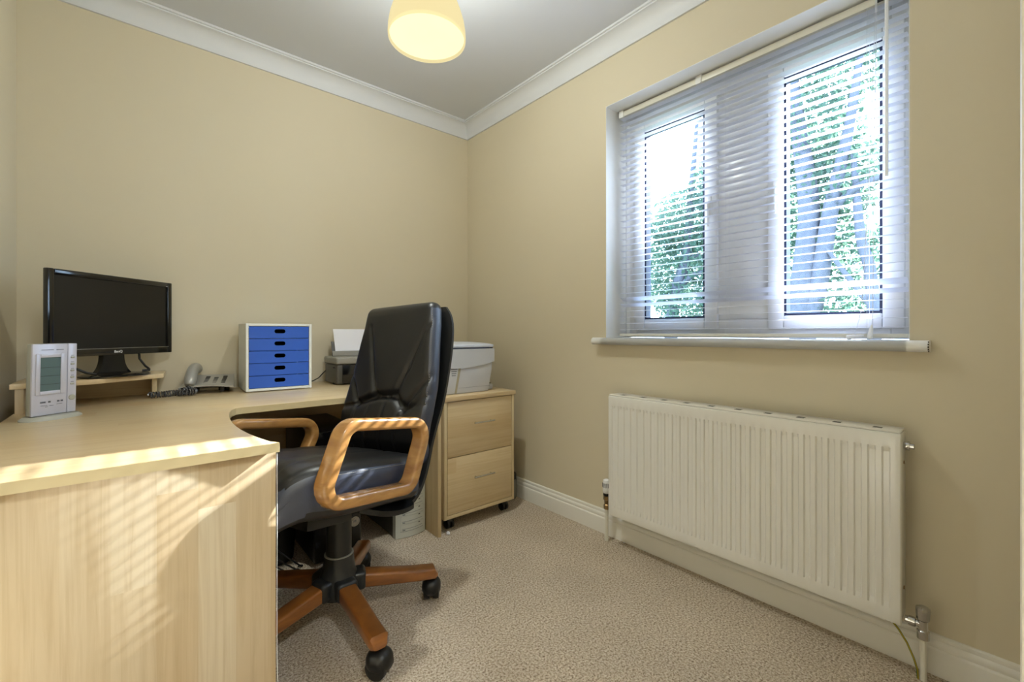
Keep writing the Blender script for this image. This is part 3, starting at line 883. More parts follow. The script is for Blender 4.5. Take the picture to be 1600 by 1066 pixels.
for (z0, z1) in ((0.034, 0.066), (0.069, 0.104), (0.107, 0.140), (0.143, 0.176), (0.180, 0.235)):
    d = bezel_plate(z0, z1, a0, a1, 'drive_bay', 'pc_beige', 0.0022, pc)
    bezel_plate(z0 + 0.010, z0 + 0.0112, a0 + 0.006, a1 - 0.006, 'tray_seam', 'print_grey', 0.0028, d)
    bezel_plate(z1 - 0.0075, z1 - 0.004, a1 - 0.030, a1 - 0.020, 'eject_button', 'dark_slot', 0.0030, d)
    bezel_plate(z0 + 0.003, z0 + 0.007, a0 + 0.008, a0 + 0.020, 'drive_mark', 'print_grey', 0.0027, d)
bezel_plate(0.0315, 0.0328, a0 - 0.002, a1, 'bay_seam', 'print_grey', 0.0006, pc)

# ------------------------------------------------------------------ black tower with round emblem
q0, q1, qy = -1.180, -0.984, -0.600
pt = thing('computer_tower', (-1.08, -0.40, 0.0), 'tall black computer tower with a round silver emblem behind the chair', 'computer')
MB().span((q0, qy + 0.012, 0.012), (q1, -0.14, 0.555), 0.004).build('case', 'black_plastic', pt)
MB().span((q0, qy, 0.012), (q1, qy + 0.0115, 0.555), 0.005, 3).build('front_bezel', 'black_gloss', pt)
em = MB()
E0 = Matrix.Translation((-1.013, qy - 0.0005, 0.147)) @ Matrix.Rotation(math.radians(90), 4, 'X')
em.lathe([(0.0215, 0), (0.0215, 0.0018), (0.0165, 0.0018), (0.0165, 0.0006), (0.0135, 0.0006), (0.0135, 0.0018), (0.001, 0.0018)], 28, E0)
eo = em.build('emblem', 'brushed_steel', pt)
text_mesh('emblem_mark', 'M', 0.016, E0 @ Matrix.Translation((0, 0, 0.0022)), 'print_grey', eo)
for (x, y) in ((q0 + 0.03, qy + 0.04), (q1 - 0.03, qy + 0.04), (q0 + 0.03, -0.2), (q1 - 0.03, -0.2)):
    MB().lathe([(0.014, 0.0005), (0.014, 0.0122)], 12, Matrix.Translation((x, y, 0))).build('foot', 'rubber_black', pt)

# black waste basket and cables further under the desk
wb = thing('waste_basket', (-1.290, -0.42, 0.0), 'black round waste basket in the dark under the desk', 'bin')
MB().lathe([(0.085, 0.002), (0.088, 0.004), (0.118, 0.270), (0.122, 0.272), (0.122, 0.278), (0.114, 0.278), (0.083, 0.012), (0.001, 0.012)], 28, Matrix.Translation((-1.290, -0.42, 0)) @ Matrix.Diagonal((0.82, 0.82, 1, 1))).build('basket', 'rubber_black', wb, 35)
MB().lathe([(0.1225, 0.262), (0.126, 0.264), (0.126, 0.280), (0.1225, 0.282)], 28, Matrix.Translation((-1.290, -0.42, 0)) @ Matrix.Diagonal((0.82, 0.82, 1, 1))).build('rim', 'black_plastic', wb, 40)
rng = random.Random(11)
for i, which in enumerate(('nearest the chair', 'second from the chair', 'third from the chair', 'fourth from the chair', 'farthest from the chair')):
    p = Vector((-1.60, -0.70 + 0.030 * i, 0.36 + 0.03 * i))
    tgt = Vector((-1.30 + 0.020 * i, -0.655 + 0.024 * i, 0.0045))
    c1 = (p + tgt) / 2 + Vector((0.02, 0.0, -0.13 + 0.015 * i))
    end = tgt + Vector((-0.03, 0.012, 0))
    pts = []
    for k in range(14):
        t = k / 13; pts.append(p * (1 - t) ** 2 + c1 * 2 * t * (1 - t) + tgt * t * t)
    for k in range(1, 13):
        a = math.pi * k / 12; pts.append(tgt + Vector((0.010 * math.sin(a) - 0.010 * k / 12, 0.005 * (1 - math.cos(a)), 0)))
    for q in pts: q.z = max(q.z, 0.0045)
    o = MB().tube(pts, 0.0032, 6).build('power_cable', 'black_plastic', None, 60, origin=(tgt.x, tgt.y, 0))
    tag(o, 'thin black cable drooping to the carpet under the desk, ' + which, 'cable', 'cables under the desk')
sc = random.Random(3)
for (x, y, s, lab) in ((-1.165, -0.715, 0.022, 'crumpled white paper scrap on the carpet beside the chair column'),
                       (-0.597, -0.697, 0.011, 'tiny white paper scrap at the foot of the desk side panel'),
                       (-0.530, -0.610, 0.014, 'grey fluff under the filing cabinet beside its front castor'),
                       (-0.024, -1.30, 0.004, 'white crumb on the carpet by the radiator pipe')):
    bm = bmesh.new(); bmesh.ops.create_icosphere(bm, subdivisions=2, radius=s)
    for v in bm.verts: v.co *= sc.uniform(0.55, 1.1); v.co.z = max(v.co.z * 0.8, -s * 0.5)
    mb = MB(); mb.from_bm(bm, Matrix.Translation((x, y, s * 0.5))); bm.free()
    tag(mb.build('paper_scrap', 'paper', None, 0, origin=(x, y, 0)), lab, 'scrap')

# ------------------------------------------------------------------ monitor riser, monitor, weather station
rs = thing('monitor_riser', (-1.86, -0.2, ZD), 'small maple riser shelf standing in the desk corner', 'shelf')
ZR = 0.806
MB().prism([(-2.050, -0.400), (-1.868, -0.368), (-1.656, -0.226), (-1.640, -0.030), (-2.050, -0.030)], ZR - 0.017, ZR, 0.001).build('shelf_board', 'maple_top', rs)
MB().span((-2.040, -0.392, ZD), (-2.020, -0.345, ZR - 0.0172), 0.001).build('leg', 'maple_upright_x', rs)
MB().span((-1.692, -0.208, ZD), (-1.676, -0.040, ZR - 0.0172), 0.001).build('leg', 'maple_upright_y', rs)
MB().span((-2.019, -0.060, ZD), (-1.693, -0.045, ZR - 0.0172), 0.001).build('back_support', 'maple_drawer', rs)

mo = thing('monitor', (-1.80, -0.245, ZR), 'black widescreen monitor with blank screen on the corner riser', 'monitor')
A = Vector((-1.968, -0.412)); B = Vector((-1.626, -0.087))
d2 = (B - A).normalized(); mid = (A + B) / 2
MW, MZ0, MZ1 = (B - A).length, 0.888, 1.188
FM = frame_matrix((mid.x, mid.y, (MZ0 + MZ1) / 2), (d2.x, d2.y, 0))     # y axis points away from the viewer
mh = (MZ1 - MZ0)
bz = MB()
bz.box((0.004, 0.0155, 0), (MW - 0.016, 0.022, mh - 0.008), 0.008, 3, FM)
bz.box((0, 0.032, -0.01), (MW * 0.6, 0.022, mh * 0.6), 0.009, 3, FM)
bo = bz.build('housing', 'black_plastic', mo)
bf = MB()
bw, bt, bb_ = 0.021, 0.020, 0.026
for (x0, x1, z0, z1) in ((-MW/2, -MW/2 + bw, -mh/2, mh/2), (MW/2 - bw, MW/2, -mh/2, mh/2), (-MW/2 + bw, MW/2 - bw, mh/2 - bt, mh/2), (-MW/2 + bw, MW/2 - bw, -mh/2, -mh/2 + bb_)):
    bf.span((x0, -0.006, z0), (x1, 0.012, z1), 0.003, 2, FM)
bfo = bf.build('bezel', 'black_gloss', mo)
MB().box((0, 0.0035, (bb_ - bt) / 2), (MW - 2 * bw + 0.002, 0.006, mh - bt - bb_ + 0.002), M=FM).build('screen', 'screen', mo, 0)
MB().span((-MW/2 + bw, -0.0066, -mh/2 + bb_ - 0.0012), (MW/2 - bw + 0.004, -0.0058, -mh/2 + bb_ + 0.0004), M=FM).build('trim_line', 'brushed_steel', bfo, 0)
text_mesh('logo_lettering', 'BenQ', 0.0135, FM @ Matrix.Translation((0.0, -0.0064, -mh/2 + 0.0125)) @ Matrix.Rotation(math.radians(90), 4, 'X'), 'white_plastic', bfo)
text_mesh('size_print', 'LED', 0.004, FM @ Matrix.Translation((MW/2 - 0.026, -0.0064, mh/2 - 0.017)) @ Matrix.Rotation(math.radians(90), 4, 'X'), 'white_plastic', bfo)
for i in range(5):
    MB().box((MW/2 - 0.0005, 0.003, -0.035 - i * 0.016), (0.003, 0.005, 0.010), 0.001, M=FM).build('side_button', 'brushed_steel', bfo)
nk = MB()
def neck(v):
    return v
base_c = Vector((mid.x, mid.y)) 
NM = frame_matrix((mid.x, mid.y, ZR), (d2.x, d2.y, 0))
secs = []
for t in range(9):
    u = t / 8; z = 0.010 + (MZ0 + 0.03 - ZR - 0.010) * u
    w = 0.040 + 0.030 * (1 - u) ** 4; dy = 0.020
    secs.append([(x, y, z) for x, y in ((-w, 0.012), (w, 0.012), (w, 0.012 + dy), (-w, 0.012 + dy))])
nk.add([p for s in secs for p in s], [(r * 4 + i, r * 4 + (i + 1) % 4, (r + 1) * 4 + (i + 1) % 4, (r + 1) * 4 + i) for r in range(8) for i in range(4)] + [(3, 2, 1, 0), (32, 33, 34, 35)], 0, NM)
nk.build('stand_neck', 'black_gloss', mo, 40)
fb = MB().lathe([(0.92, 0.0005), (1.0, 0.003), (1.0, 0.007), (0.90, 0.011), (0.001, 0.012)], 40, NM @ Matrix.Translation((0, 0.005, 0)) @ Matrix.Diagonal((0.118, 0.088, 1, 1)))
fb.build('stand_foot', 'black_gloss', mo, 40)
MB().tube([NM @ Vector(p) for p in ((0.115, 0.028, 0.10), (0.113, 0.022, 0.06), (0.118, 0.0, 0.03), (0.12, -0.015, 0.018), (0.105, -0.03, 0.0155), (0.085, -0.02, 0.0155))], 0.0042, 8).build('cable', 'black_plastic', mo, 60)
MB().tube([NM @ Vector(p) for p in ((-0.20, 0.030, 0.085), (-0.16, 0.02, 0.055), (-0.11, 0.0, 0.022), (-0.085, -0.01, 0.0155))], 0.0042, 8).build('cable', 'black_plastic', mo, 60)

ws = thing('weather_station', (-1.936, -0.572, ZD), 'silver weather station clock standing at the left of the desk', 'clock')
WA = Vector((-1.978, -0.600)); WB_ = Vector((-1.888, -0.533)); dw = (WB_ - WA).normalized(); wm = (WA + WB_) / 2
ww = (WB_ - WA).length; wz0, wh = ZD + 0.013, 0.217
WM = frame_matrix((wm.x, wm.y, wz0), (dw.x, dw.y, 0.0), (-0.03 * dw.y * -1, -0.03 * dw.x, 1))
MB().box((0, 0.016, wh / 2), (ww, 0.020, wh), 0.004, 2, WM).build('back_case', 'silver_side', ws)
fp = MB().span((-ww/2, 0.000, 0), (ww/2 - 0.0245, 0.0085, wh), 0.003, 2, WM)
fp.span((ww/2 - 0.0235, 0.0005, 0), (ww/2, 0.0085, wh), 0.002, 2, WM)
fpo = fp.build('front_case', 'silver_plastic', ws)
cx, cz, sw, sh = -0.0125, wh * 0.575, 0.050, 0.102
rf = MB()
for (x0, x1, z0, z1) in ((-sw/2 - 0.011, -sw/2, -sh/2 - 0.011, sh/2 + 0.011), (sw/2, sw/2 + 0.011, -sh/2 - 0.011, sh/2 + 0.011), (-sw/2, sw/2, sh/2, sh/2 + 0.011), (-sw/2, sw/2, -sh/2 - 0.011, -sh/2)):
    rf.span((cx + x0, -0.0035, cz + z0), (cx + x1, 0.001, cz + z1), 0.0015, 2, WM)
rf.build('screen_surround', 'silver_plastic', fpo)
lc = MB().box((cx, -0.0003, cz), (sw, 0.0012, sh), M=WM).build('display', 'lcd', fpo, 0)
for i in range(3):
    MB().box((cx, -0.0012, cz - sh/2 + sh * (0.20 + 0.25 * i)), (sw, 0.0006, 0.0009), M=WM).build('display_line', 'dark_slot', lc, 0)
for i in range(5):
    b = MB().box((ww/2 - 0.012, -0.0005, wh * 0.80 - i * 0.021), (0.010, 0.003, 0.0058), 0.0012, M=WM).build('button', 'silver_side', fpo)
    MB().box((ww/2 - 0.012, -0.0004, wh * 0.80 - i * 0.021 + 0.0062), (0.007, 0.0012, 0.0011), M=WM).build('button_print', 'print_grey', fpo, 0)
MB().lathe([(0.0085, 0), (0.0085, 0.0028), (0.006, 0.0034), (0.001, 0.0030)], 20, WM @ Matrix.Translation((ww/2 - 0.012, 0.0005, wh * 0.80 - 0.127)) @ Matrix.Rotation(math.radians(90), 4, 'X')).build('round_button', 'silver_side', fpo)
for (x, w, z, h) in ((-0.029, 0.013, 0.040, 0.005), (-0.013, 0.006, 0.040, 0.005), (0.009, 0.006, 0.040, 0.005), (0.018, 0.006, 0.040, 0.005), (-0.026, 0.016, 0.030, 0.0012), (-0.008, 0.010, 0.0285, 0.0012), (0.012, 0.014, 0.031, 0.0012), (-0.02, 0.006, 0.0255, 0.0012), (-0.02, 0.030, wh - 0.018, 0.0016), (0.011, 0.018, wh - 0.018, 0.0016)):
    MB().box((x, -0.0003, z), (w, 0.0010, h), M=WM).build('case_print', 'print_grey', fpo, 0)
MB().lathe([(1.0, 0.0), (0.99, 0.004), (0.86, 0.0115), (0.001, 0.0125)], 36, WM @ Matrix.Translation((0, 0.012, -0.013)) @ Matrix.Diagonal((0.076, 0.046, 1, 1))).build('foot', 'silver_side', ws, 35)

# ------------------------------------------------------------------ telephone
ph = thing('telephone', (-1.490, -0.115, ZD), 'silver corded desk telephone between the monitor and the drawer unit', 'telephone')
PM = Matrix.Translation((-1.488, -0.118, ZD)) @ Matrix.Rotation(math.radians(-14), 4, 'Z')
bp = MB()
# wedge body with a flared, curved front lip
k = 10; vs = []
for i in range(k + 1):
    x = -0.100 + 0.200 * i / k
    lip = 0.010 - 0.010 * ((x) / 0.10) ** 2
    wide = 1.0
    vs += [(x, -0.085 , 0.022 + lip), (x, -0.085, 0.029 + lip), (x * 0.86, 0.075, 0.070), (x * 0.86, 0.080, 0.062), (x * 0.86, 0.070, 0.010)]
fs = []
for i in range(k):
    for j in range(5):
        a = i * 5 + j; b = i * 5 + (j + 1) % 5
        fs.append((a, b, b + 5, a + 5))
fs += [[0, 1, 2, 3, 4], [k * 5 + j for j in range(5)][::-1]]
bp.add(vs, fs, 0, PM)
bp.build('body', 'phone_silver', ph, 35)
st = MB().span((-0.070, -0.02, 0.0005), (-0.045, 0.06, 0.035), 0.003, 2, PM)
st.span((0.045, -0.045, 0.0005), (0.060, -0.03, 0.034), 0.003, 2, PM); st.span((0.03, 0.02, 0.0005), (0.07, 0.06, 0.03), 0.003, 2, PM); st.span((-0.06, -0.06, 0.0005), (-0.045, -0.045, 0.036), 0.002, 2, PM)
st.build('stand_leg', 'phone_dark', ph)
hs = MB(); pts = []; rd = []
hp = smooth_poly([(-0.088, 0.034, 0.016), (-0.082, 0.044, 0.021), (-0.060, 0.066, 0.023), (-0.025, 0.088, 0.022), (0.015, 0.099, 0.021), (0.055, 0.098, 0.023), (0.080, 0.088, 0.021), (0.086, 0.080, 0.014)], 4)
for y, z, r_ in hp:
    pts.append(PM @ Vector((-0.060, y, z + 0.006))); rd.append(r_)
hs.tube(pts, rd, 16)
hs.build('handset', 'phone_silver', ph, 60)
key = MB().box((0, 0, 0), (0.010, 0.0065, 0.004), 0.001)
def top_z(y): return 0.029 + 0.006 + (y + 0.085) / 0.160 * (0.070 - 0.033)
for r in range(6):
    for c_ in range(3):
        if r == 5 and c_ == 1: continue
        y = -0.052 + r * 0.0175 ; x = -0.010 + c_ * 0.033
        MB().box((0, 0, 0), (0.017, 0.0085, 0.006), 0.0015, 1, PM @ Matrix.Translation((x, y, top_z(y) - 0.0005)) @ Matrix.Rotation(math.radians(13), 4, 'X')).build('key', 'phone_dark', ph)
# coiled cord
def coil(path, r, turns, tr, name):
    P = [Vector(p) for p in path]; seg = []
    m = 16 * turns
    L_ = [0]
    for a, b in zip(P[:-1], P[1:]): L_.append(L_[-1] + (b - a).length)
    pts = []
    for i in range(m + 1):
        s = L_[-1] * i / m
        j = 0
        while j < len(P) - 2 and s > L_[j + 1]: j += 1
        t = (s - L_[j]) / (L_[j + 1] - L_[j]); c = P[j].lerp(P[j + 1], t); d = (P[j + 1] - P[j]).normalized()
        sd = d.cross(Vector((0, 0, 1))); sd = sd.normalized() if sd.length > 1e-4 else Vector((1, 0, 0))
        a = 2 * math.pi * turns * i / m
        pts.append(c + sd * (r * math.cos(a)) + sd.cross(d) * (r * math.sin(a)))
    return MB().tube(pts, tr, 5)
zc_ = ZD + 0.0140
path = [(-1.700, -0.232, zc_)]
for i in range(1, 13):
    t = i / 12; path.append((-1.700 + 0.100 * t, -0.232 - 0.012 * math.sin(5 * t) + 0.010 * t, zc_ + 0.001))
for i in range(11):
    a = math.radians(150 + 33 * i); path.append((-1.580 + 0.026 * math.cos(a), -0.224 + 0.020 * math.sin(a), zc_ + 0.0006 * i))
path.append((-1.561, -0.207, ZD + 0.033))
cr = coil(path, 0.0105, 30, 0.0030, 'coiled_cord').build('coiled_cord', 'coil', None, 60, origin=(-1.62, -0.19, ZD))
tag(cr, 'dark curly telephone cord lying on the desk', 'cord')

# ------------------------------------------------------------------ blue drawer unit
du = thing('drawer_unit', (-1.25, -0.18, ZD), 'white desktop unit with five blue drawers', 'drawer unit')
ua = Vector((-1.3745, -0.284)); ub = Vector((-1.1035, -0.294)); uw = (ub - ua).length
UM = frame_matrix((ua.x, ua.y, ZD), (ub.x - ua.x, ub.y - ua.y, 0)); uh, ud = 0.306, 0.235
th_ = 0.011
sh_ = MB()
sh_.span((0, 0, 0.004), (th_, ud, uh), 0.001, 1, UM); sh_.span((uw - th_, 0, 0.004), (uw, ud, uh), 0.001, 1, UM)
sh_.span((th_, 0.0005, uh - th_), (uw - th_, ud, uh), 0.001, 1, UM); sh_.span((th_, 0.0005, 0.004), (uw - th_, ud, 0.004 + th_), 0.001, 1, UM)
sh_.span((th_, ud - 0.006, 0.004 + th_), (uw - th_, ud, uh - th_), M=UM)
for (x, y) in ((0.02, 0.02), (uw - 0.02, 0.02), (0.02, ud - 0.02), (uw - 0.02, ud - 0.02)): sh_.box((x, y, 0.0022), (0.016, 0.016, 0.0040), M=UM)
sh_.build('shell', 'white_board', du)
dz0, dh = 0.004 + th_ + 0.001, (uh - 0.006 - 2 * th_) / 5
for i in range(5):
    z0, z1 = dz0 + dh * i + 0.0012, dz0 + dh * (i + 1) - 0.0012
    x0, x1 = th_ + 0.0015, uw - th_ - 0.0015
    zc2, xc = z0 + (z1 - z0) * 0.60, (x0 + x1) / 2
    # front with an oblong finger hole cut through it
    hole = [(xc + p[0], zc2 + p[1]) for p in rrect(0.046, 0.0185, 0.009, 5)]
    outer = []
    for hx, hz in hole:                        # push each hole point out to the front's edge
        dx, dz = hx - xc, hz - zc2
        s = min((x1 - xc) / abs(dx) if abs(dx) > 1e-9 else 1e9, ((z1 - zc2) if dz > 0 else (zc2 - z0)) / abs(dz) if abs(dz) > 1e-9 else 1e9)
        outer.append((xc + dx * s, zc2 + dz * s))
    m = len(hole)
    corners = [(x1, z1), (x0, z1), (x0, z0), (x1, z0)]
    vs = [(x, 0.001, z) for x, z in hole] + [(x, 0.001, z) for x, z in outer] + [(x, 0.004, z) for x, z in hole] + [(x, 0.004, z) for x, z in outer] + [(x, 0.001, z) for x, z in corners]
    fs = []
    for j in range(m):
        k = (j + 1) % m
        fs.append((j, k, m + k, m + j)); fs.append((2 * m + j, 3 * m + j, 3 * m + k, 2 * m + k)); fs.append((j, 2 * m + j, 2 * m + k, k))
        a, b = Vector(outer[j]), Vector(outer[k])
        if abs(a.x - b.x) > 1e-6 and abs(a.y - b.y) > 1e-6:
            for ci, c_ in enumerate(corners):
                if (abs(a.x - c_[0]) < 1e-6 or abs(a.y - c_[1]) < 1e-6) and (abs(b.x - c_[0]) < 1e-6 or abs(b.y - c_[1]) < 1e-6):
                    fs.append((m + j, m + k, 4 * m + ci))
    d = MB().add(vs, fs, 0, UM).build('drawer', 'blue_card', du, 0)
    inn = MB().span((x0 + 0.004, 0.0045, z0 + 0.001), (x1 - 0.004, ud - 0.012, z0 + 0.003), M=UM)
    inn.span((x0 + 0.004, ud - 0.014, z0 + 0.003), (x1 - 0.004, ud - 0.012, z1 - 0.004), M=UM)
    inn.build('drawer_tray', 'dark_slot', d, 0)

# ------------------------------------------------------------------ inkjet printer with paper
ij = thing('inkjet_printer', (-0.82, -0.20, ZD), 'black inkjet printer with a raised paper tray behind the chair', 'printer')
ix0, ix1, iyf, iyb = -0.978, -0.668, -0.268, -0.075
MB().span((ix0 + 0.004, iyf + 0.006, ZD + 0.004), (ix1, iyb, 0.812), 0.010, 3).build('body', 'inkjet_dark', ij)
MB().span((ix0, iyf, 0.813), (ix1 + 0.004, iyb + 0.004, 0.848), 0.008, 3).build('top_cover', 'inkjet_top', ij)
MB().span((ix0 + 0.030, iyf - 0.001, 0.716), (ix1 - 0.03, iyf + 0.012, 0.811), 0.004).build('front_panel', 'black_gloss', ij)
MB().span((ix0 + 0.0033, iyf + 0.035, 0.792), (ix0 + 0.010, iyf + 0.062, 0.799)).build('side_slot', 'dark_slot', ij, 0)
MB().span((ix0 + 0.0036, iyf + 0.055, ZD + 0.0035), (ix0 + 0.010, iyf + 0.075, ZD + 0.010)).build('side_slot', 'dark_slot', ij, 0)
tm = Matrix.Translation((-0.83, -0.125, 0.845)) @ Matrix.Rotation(math.radians(-14), 4, 'X')
MB().span((-0.120, 0.004, 0.000), (0.120, 0.008, 0.085), 0.002, 2, tm).build('paper_support', 'inkjet_dark', ij)
MB().span((-0.124, -0.018, 0.000), (0.124, -0.013, 0.028), 0.002, 2, tm).build('tray_flap', 'inkjet_top', ij)
pp = MB(); k = 8; vs = []
for j in range(k + 1):
    z = 0.004 + 0.150 * j / k
    for x in (-0.104, 0.104): vs += [(x, -0.004 + 0.010 * (j / k) ** 2, z), (x, -0.0015 + 0.010 * (j / k) ** 2, z)]
fs = []
for j in range(k):
    a = j * 4; fs += [(a, a + 2, a + 6, a + 4), (a + 1, a + 5, a + 7, a + 3), (a, a + 4, a + 5, a + 1), (a + 2, a + 3, a + 7, a + 6)]
fs += [(0, 1, 3, 2), (k * 4, k * 4 + 2, k * 4 + 3, k * 4 + 1)]
po = pp.add(vs, fs, 0, tm).build('paper_stack', 'paper', None, 40, origin=(-0.83, -0.125, 0.85))
tag(po, 'white paper standing upright in the inkjet printer tray', 'paper')
tag(MB().tube([(-0.972, -0.090, 0.775), (-0.985, -0.085, 0.760), (-1.005, -0.075, 0.735), (-1.03, -0.065, 0.720), (-1.06, -0.055, 0.7125), (-1.10, -0.050, 0.7118)], 0.0028, 7).build('printer_cable', 'black_plastic', None, 60, origin=(-1.03, -0.06, ZD)), 'thin black cable curving from the inkjet printer to the desk', 'cable')

# ------------------------------------------------------------------ office chair
BC = Vector((-1.219, -1.002, 0.0))
ch = thing('office_chair', BC, 'black leather high-back office chair with wooden arms and base', 'chair')
def rot_chair(a, pitch, roll):
    Rz = Matrix.Rotation(a, 4, 'Z')
    cp, sp_ = math.cos(pitch), math.sin(pitch)
    Ry = Matrix(((cp, 0, -sp_, 0), (0, 1, 0, 0), (sp_, 0, cp, 0), (0, 0, 0, 1)))
    return Rz @ Ry @ Matrix.Rotation(roll, 4, 'X')
CM = Matrix.Translation((-1.2555, -1.0455, 0.4602)) @ rot_chair(3.466, 0.135, 0.055) @ Matrix.Scale(0.981, 4) @ Matrix.Translation((0, 0, -0.45))
# in this tilted frame +x is forward, +y the chair's side nearest the window, z height

# star base
for k in range(5):
    a = math.radians(-90 + 72 * k)
    M = Matrix.Translation(BC) @ Matrix.Rotation(a, 4, 'Z')
    lg = MB(); secs = []
    nS = 9
    for i in range(nS):
        t = i / (nS - 1); x = 0.040 + 0.294 * t
        w = 0.028 - 0.001 * t; zt = 0.160 - 0.046 * t; zb = 0.108 - 0.030 * t
        if i == nS - 1: w *= 0.72; zt -= 0.008; zb += 0.006
        if i == nS - 2: x = 0.040 + 0.294 * 0.965
        sec = rrect(2 * w, zt - zb, 0.009, 3)
        secs.append([(x, p[0], (zt + zb) / 2 + p[1]) for p in sec])
    m = len(secs[0])
    lg.add([p for s in secs for p in s], [(r * m + i, r * m + (i + 1) % m, (r + 1) * m + (i + 1) % m, (r + 1) * m + i) for r in range(nS - 1) for i in range(m)] + [list(range(m))[::-1], [(nS - 1) * m + i for i in range(m)]], 0, M)
    # local coordinates along the leg so the grain follows it
    lo = lg.build('base_leg', 'base_wood', ch, 40)
    cst = MB(); cang = math.radians(-90 + 72 * k + 35 + 40 * (k % 3))
    c0 = Vector((BC.x + 0.314 * math.cos(a), BC.y + 0.314 * math.sin(a), 0))
    CMt = Matrix.Translation(c0) @ Matrix.Rotation(cang, 4, 'Z')
    for dy in (-0.0165, 0.0165):
        cst.lathe([(0.020, -0.012), (0.030, -0.010), (0.0315, 0.0), (0.030, 0.010), (0.020, 0.012)], 20, CMt @ Matrix.Translation((0.006, dy, 0.032)) @ Matrix.Rotation(math.radians(90), 4, 'X'))
    hood = []
    cst.rounded((0.037, 0.034, 0.032), 0.030, (10, 10, 10), lambda v: Vector((v.x + 0.006, v.y, v.z)), CMt @ Matrix.Translation((0, 0, 0.0460)))
    cst.tube([c0 + Vector((0, 0, 0.055)), c0 + Vector((0, 0, 0.080))], 0.008, 10)
    cst.build('castor', 'rubber_black', ch, 45)
HB = Matrix.Translation(BC)
hub = MB().lathe([(0.052, 0.090), (0.066, 0.098), (0.068, 0.125), (0.062, 0.155), (0.0525, 0.174), (0.0505, 0.190), (0.0465, 0.226), (0.0460, 0.2285), (0.040, 0.229)], 32, HB)
for k in range(5):
    a = math.radians(-90 + 72 * k)
    hub.rounded((0.030, 0.034, 0.031), 0.012, (6, 6, 6), None, HB @ Matrix.Rotation(a, 4, 'Z') @ Matrix.Translation((0.056, 0, 0.132)))
hub.build('hub', 'column_plastic', ch, 40)
MB().lathe([(0.0468, 0.2270), (0.0468, 0.2292), (0.041, 0.2298)], 32, HB).build('column_ring', 'silver_side', ch, 40)
MB().lathe([(0.0405, 0.200), (0.0405, 0.385), (0.036, 0.392)], 28, HB).build('column', 'column_plastic', ch, 40)
mech = MB().rounded((0.085, 0.055, 0.028), 0.012, (8, 8, 4), None, CM @ Matrix.Translation((0.03, -0.01, 0.375)))
mech.build('tilt_mechanism', 'black_plastic', ch, 40)

# shell: one bent panel that runs under the seat and up behind the back
prof = [(0.030, 0.440), (0.000, 0.430), (-0.030, 0.422), (-0.075, 0.416), (-0.135, 0.418), (-0.180, 0.440), (-0.213, 0.490), (-0.235, 0.560), (-0.258, 0.660), (-0.280, 0.760), (-0.290, 0.860), (-0.292, 0.960), (-0.284, 1.060), (-0.278, 1.105)]
wid = [0.18, 0.20, 0.215, 0.22, 0.22, 0.218, 0.215, 0.213, 0.210, 0.208, 0.204, 0.200, 0.190, 0.165]
def backoff(z): return max(-0.02, min(0.036, (z - 0.75) * 0.13))
sp3 = smooth_poly([(p[0], p[1], w) for p, w in zip(prof, wid)], 4)
vs = []; na = 13
for i, (x, z, w) in enumerate(sp3):
    a = sp3[max(0, i - 1)]; b = sp3[min(len(sp3) - 1, i + 1)]
    t = Vector((b[0] - a[0], b[1] - a[1])).normalized(); nn = Vector((-t.y, t.x))     # towards the sitter
    cz = backoff(z) if x < -0.15 else 0
    ring_ = []
    for j in range(na):
        u = -1 + 2 * j / (na - 1)
        cv = 0.030 * (abs(u) ** 2.5)                  # wraps round the cushion's edges
        ring_.append((x - nn.x * (-cv + 0.000), u * w + cz, z - nn.y * (-cv)))
    for j in range(na - 1, -1, -1):
        u = -1 + 2 * j / (na - 1)
        cv = 0.030 * (abs(u) ** 2.5)
        ring_.append((x - nn.x * (-cv + 0.016), u * (w + 0.004) + cz, z - nn.y * (-cv + 0.016)))
    vs += ring_
m = 2 * na
fs = [(i * m + j, i * m + (j + 1) % m, (i + 1) * m + (j + 1) % m, (i + 1) * m + j) for i in range(len(sp3) - 1) for j in range(m)] + [list(range(m))[::-1], [(len(sp3) - 1) * m + j for j in range(m)]]
MB().add(vs, fs, 0, CM).build('shell', 'shell_leather', ch, 50)

def seg_dist(p, a, b):
    p = Vector(p); a = Vector(a); b = Vector(b); d = b - a
    t = max(0, min(1, (p - a).dot(d) / d.length_squared))
    return (p - a - d * t).length, t

# back cushion
def half_w(z):
    tab = ((0.50, 0.205), (0.60, 0.222), (0.70, 0.232), (0.80, 0.226), (0.92, 0.208), (1.02, 0.194), (1.08, 0.186), (1.13, 0.180))
    if z <= tab[0][0]: return tab[0][1]
    for (a, wa), (b, wb) in zip(tab[:-1], tab[1:]):
        if z <= b: return wa + (wb - wa) * (z - a) / (b - a)
    return tab[-1][1]
up_seams = [((-0.022, 0.760), (-0.120, 1.03), 0.010), ((0.075, 0.764), (0.185, 1.05), 0.007), ((-0.112, 0.730), (-0.190, 0.845), 0.010), ((0.130, 0.718), (0.225, 0.850), 0.010), ((0.140, 0.705), (0.228, 0.775), 0.006), ((-0.112, 0.728), (-0.21, 0.715), 0.007), ((0.130, 0.716), (0.215, 0.735), 0.005)]
fold = [((-0.112, 0.730), (-0.022, 0.760)), ((-0.022, 0.760), (0.075, 0.764)), ((0.075, 0.764), (0.130, 0.718))]
low_seams = [((-0.112, 0.728), (-0.125, 0.56)), ((-0.035, 0.755), (-0.050, 0.55)), ((0.040, 0.76), (0.030, 0.55)), ((0.115, 0.72), (0.108, 0.55))]
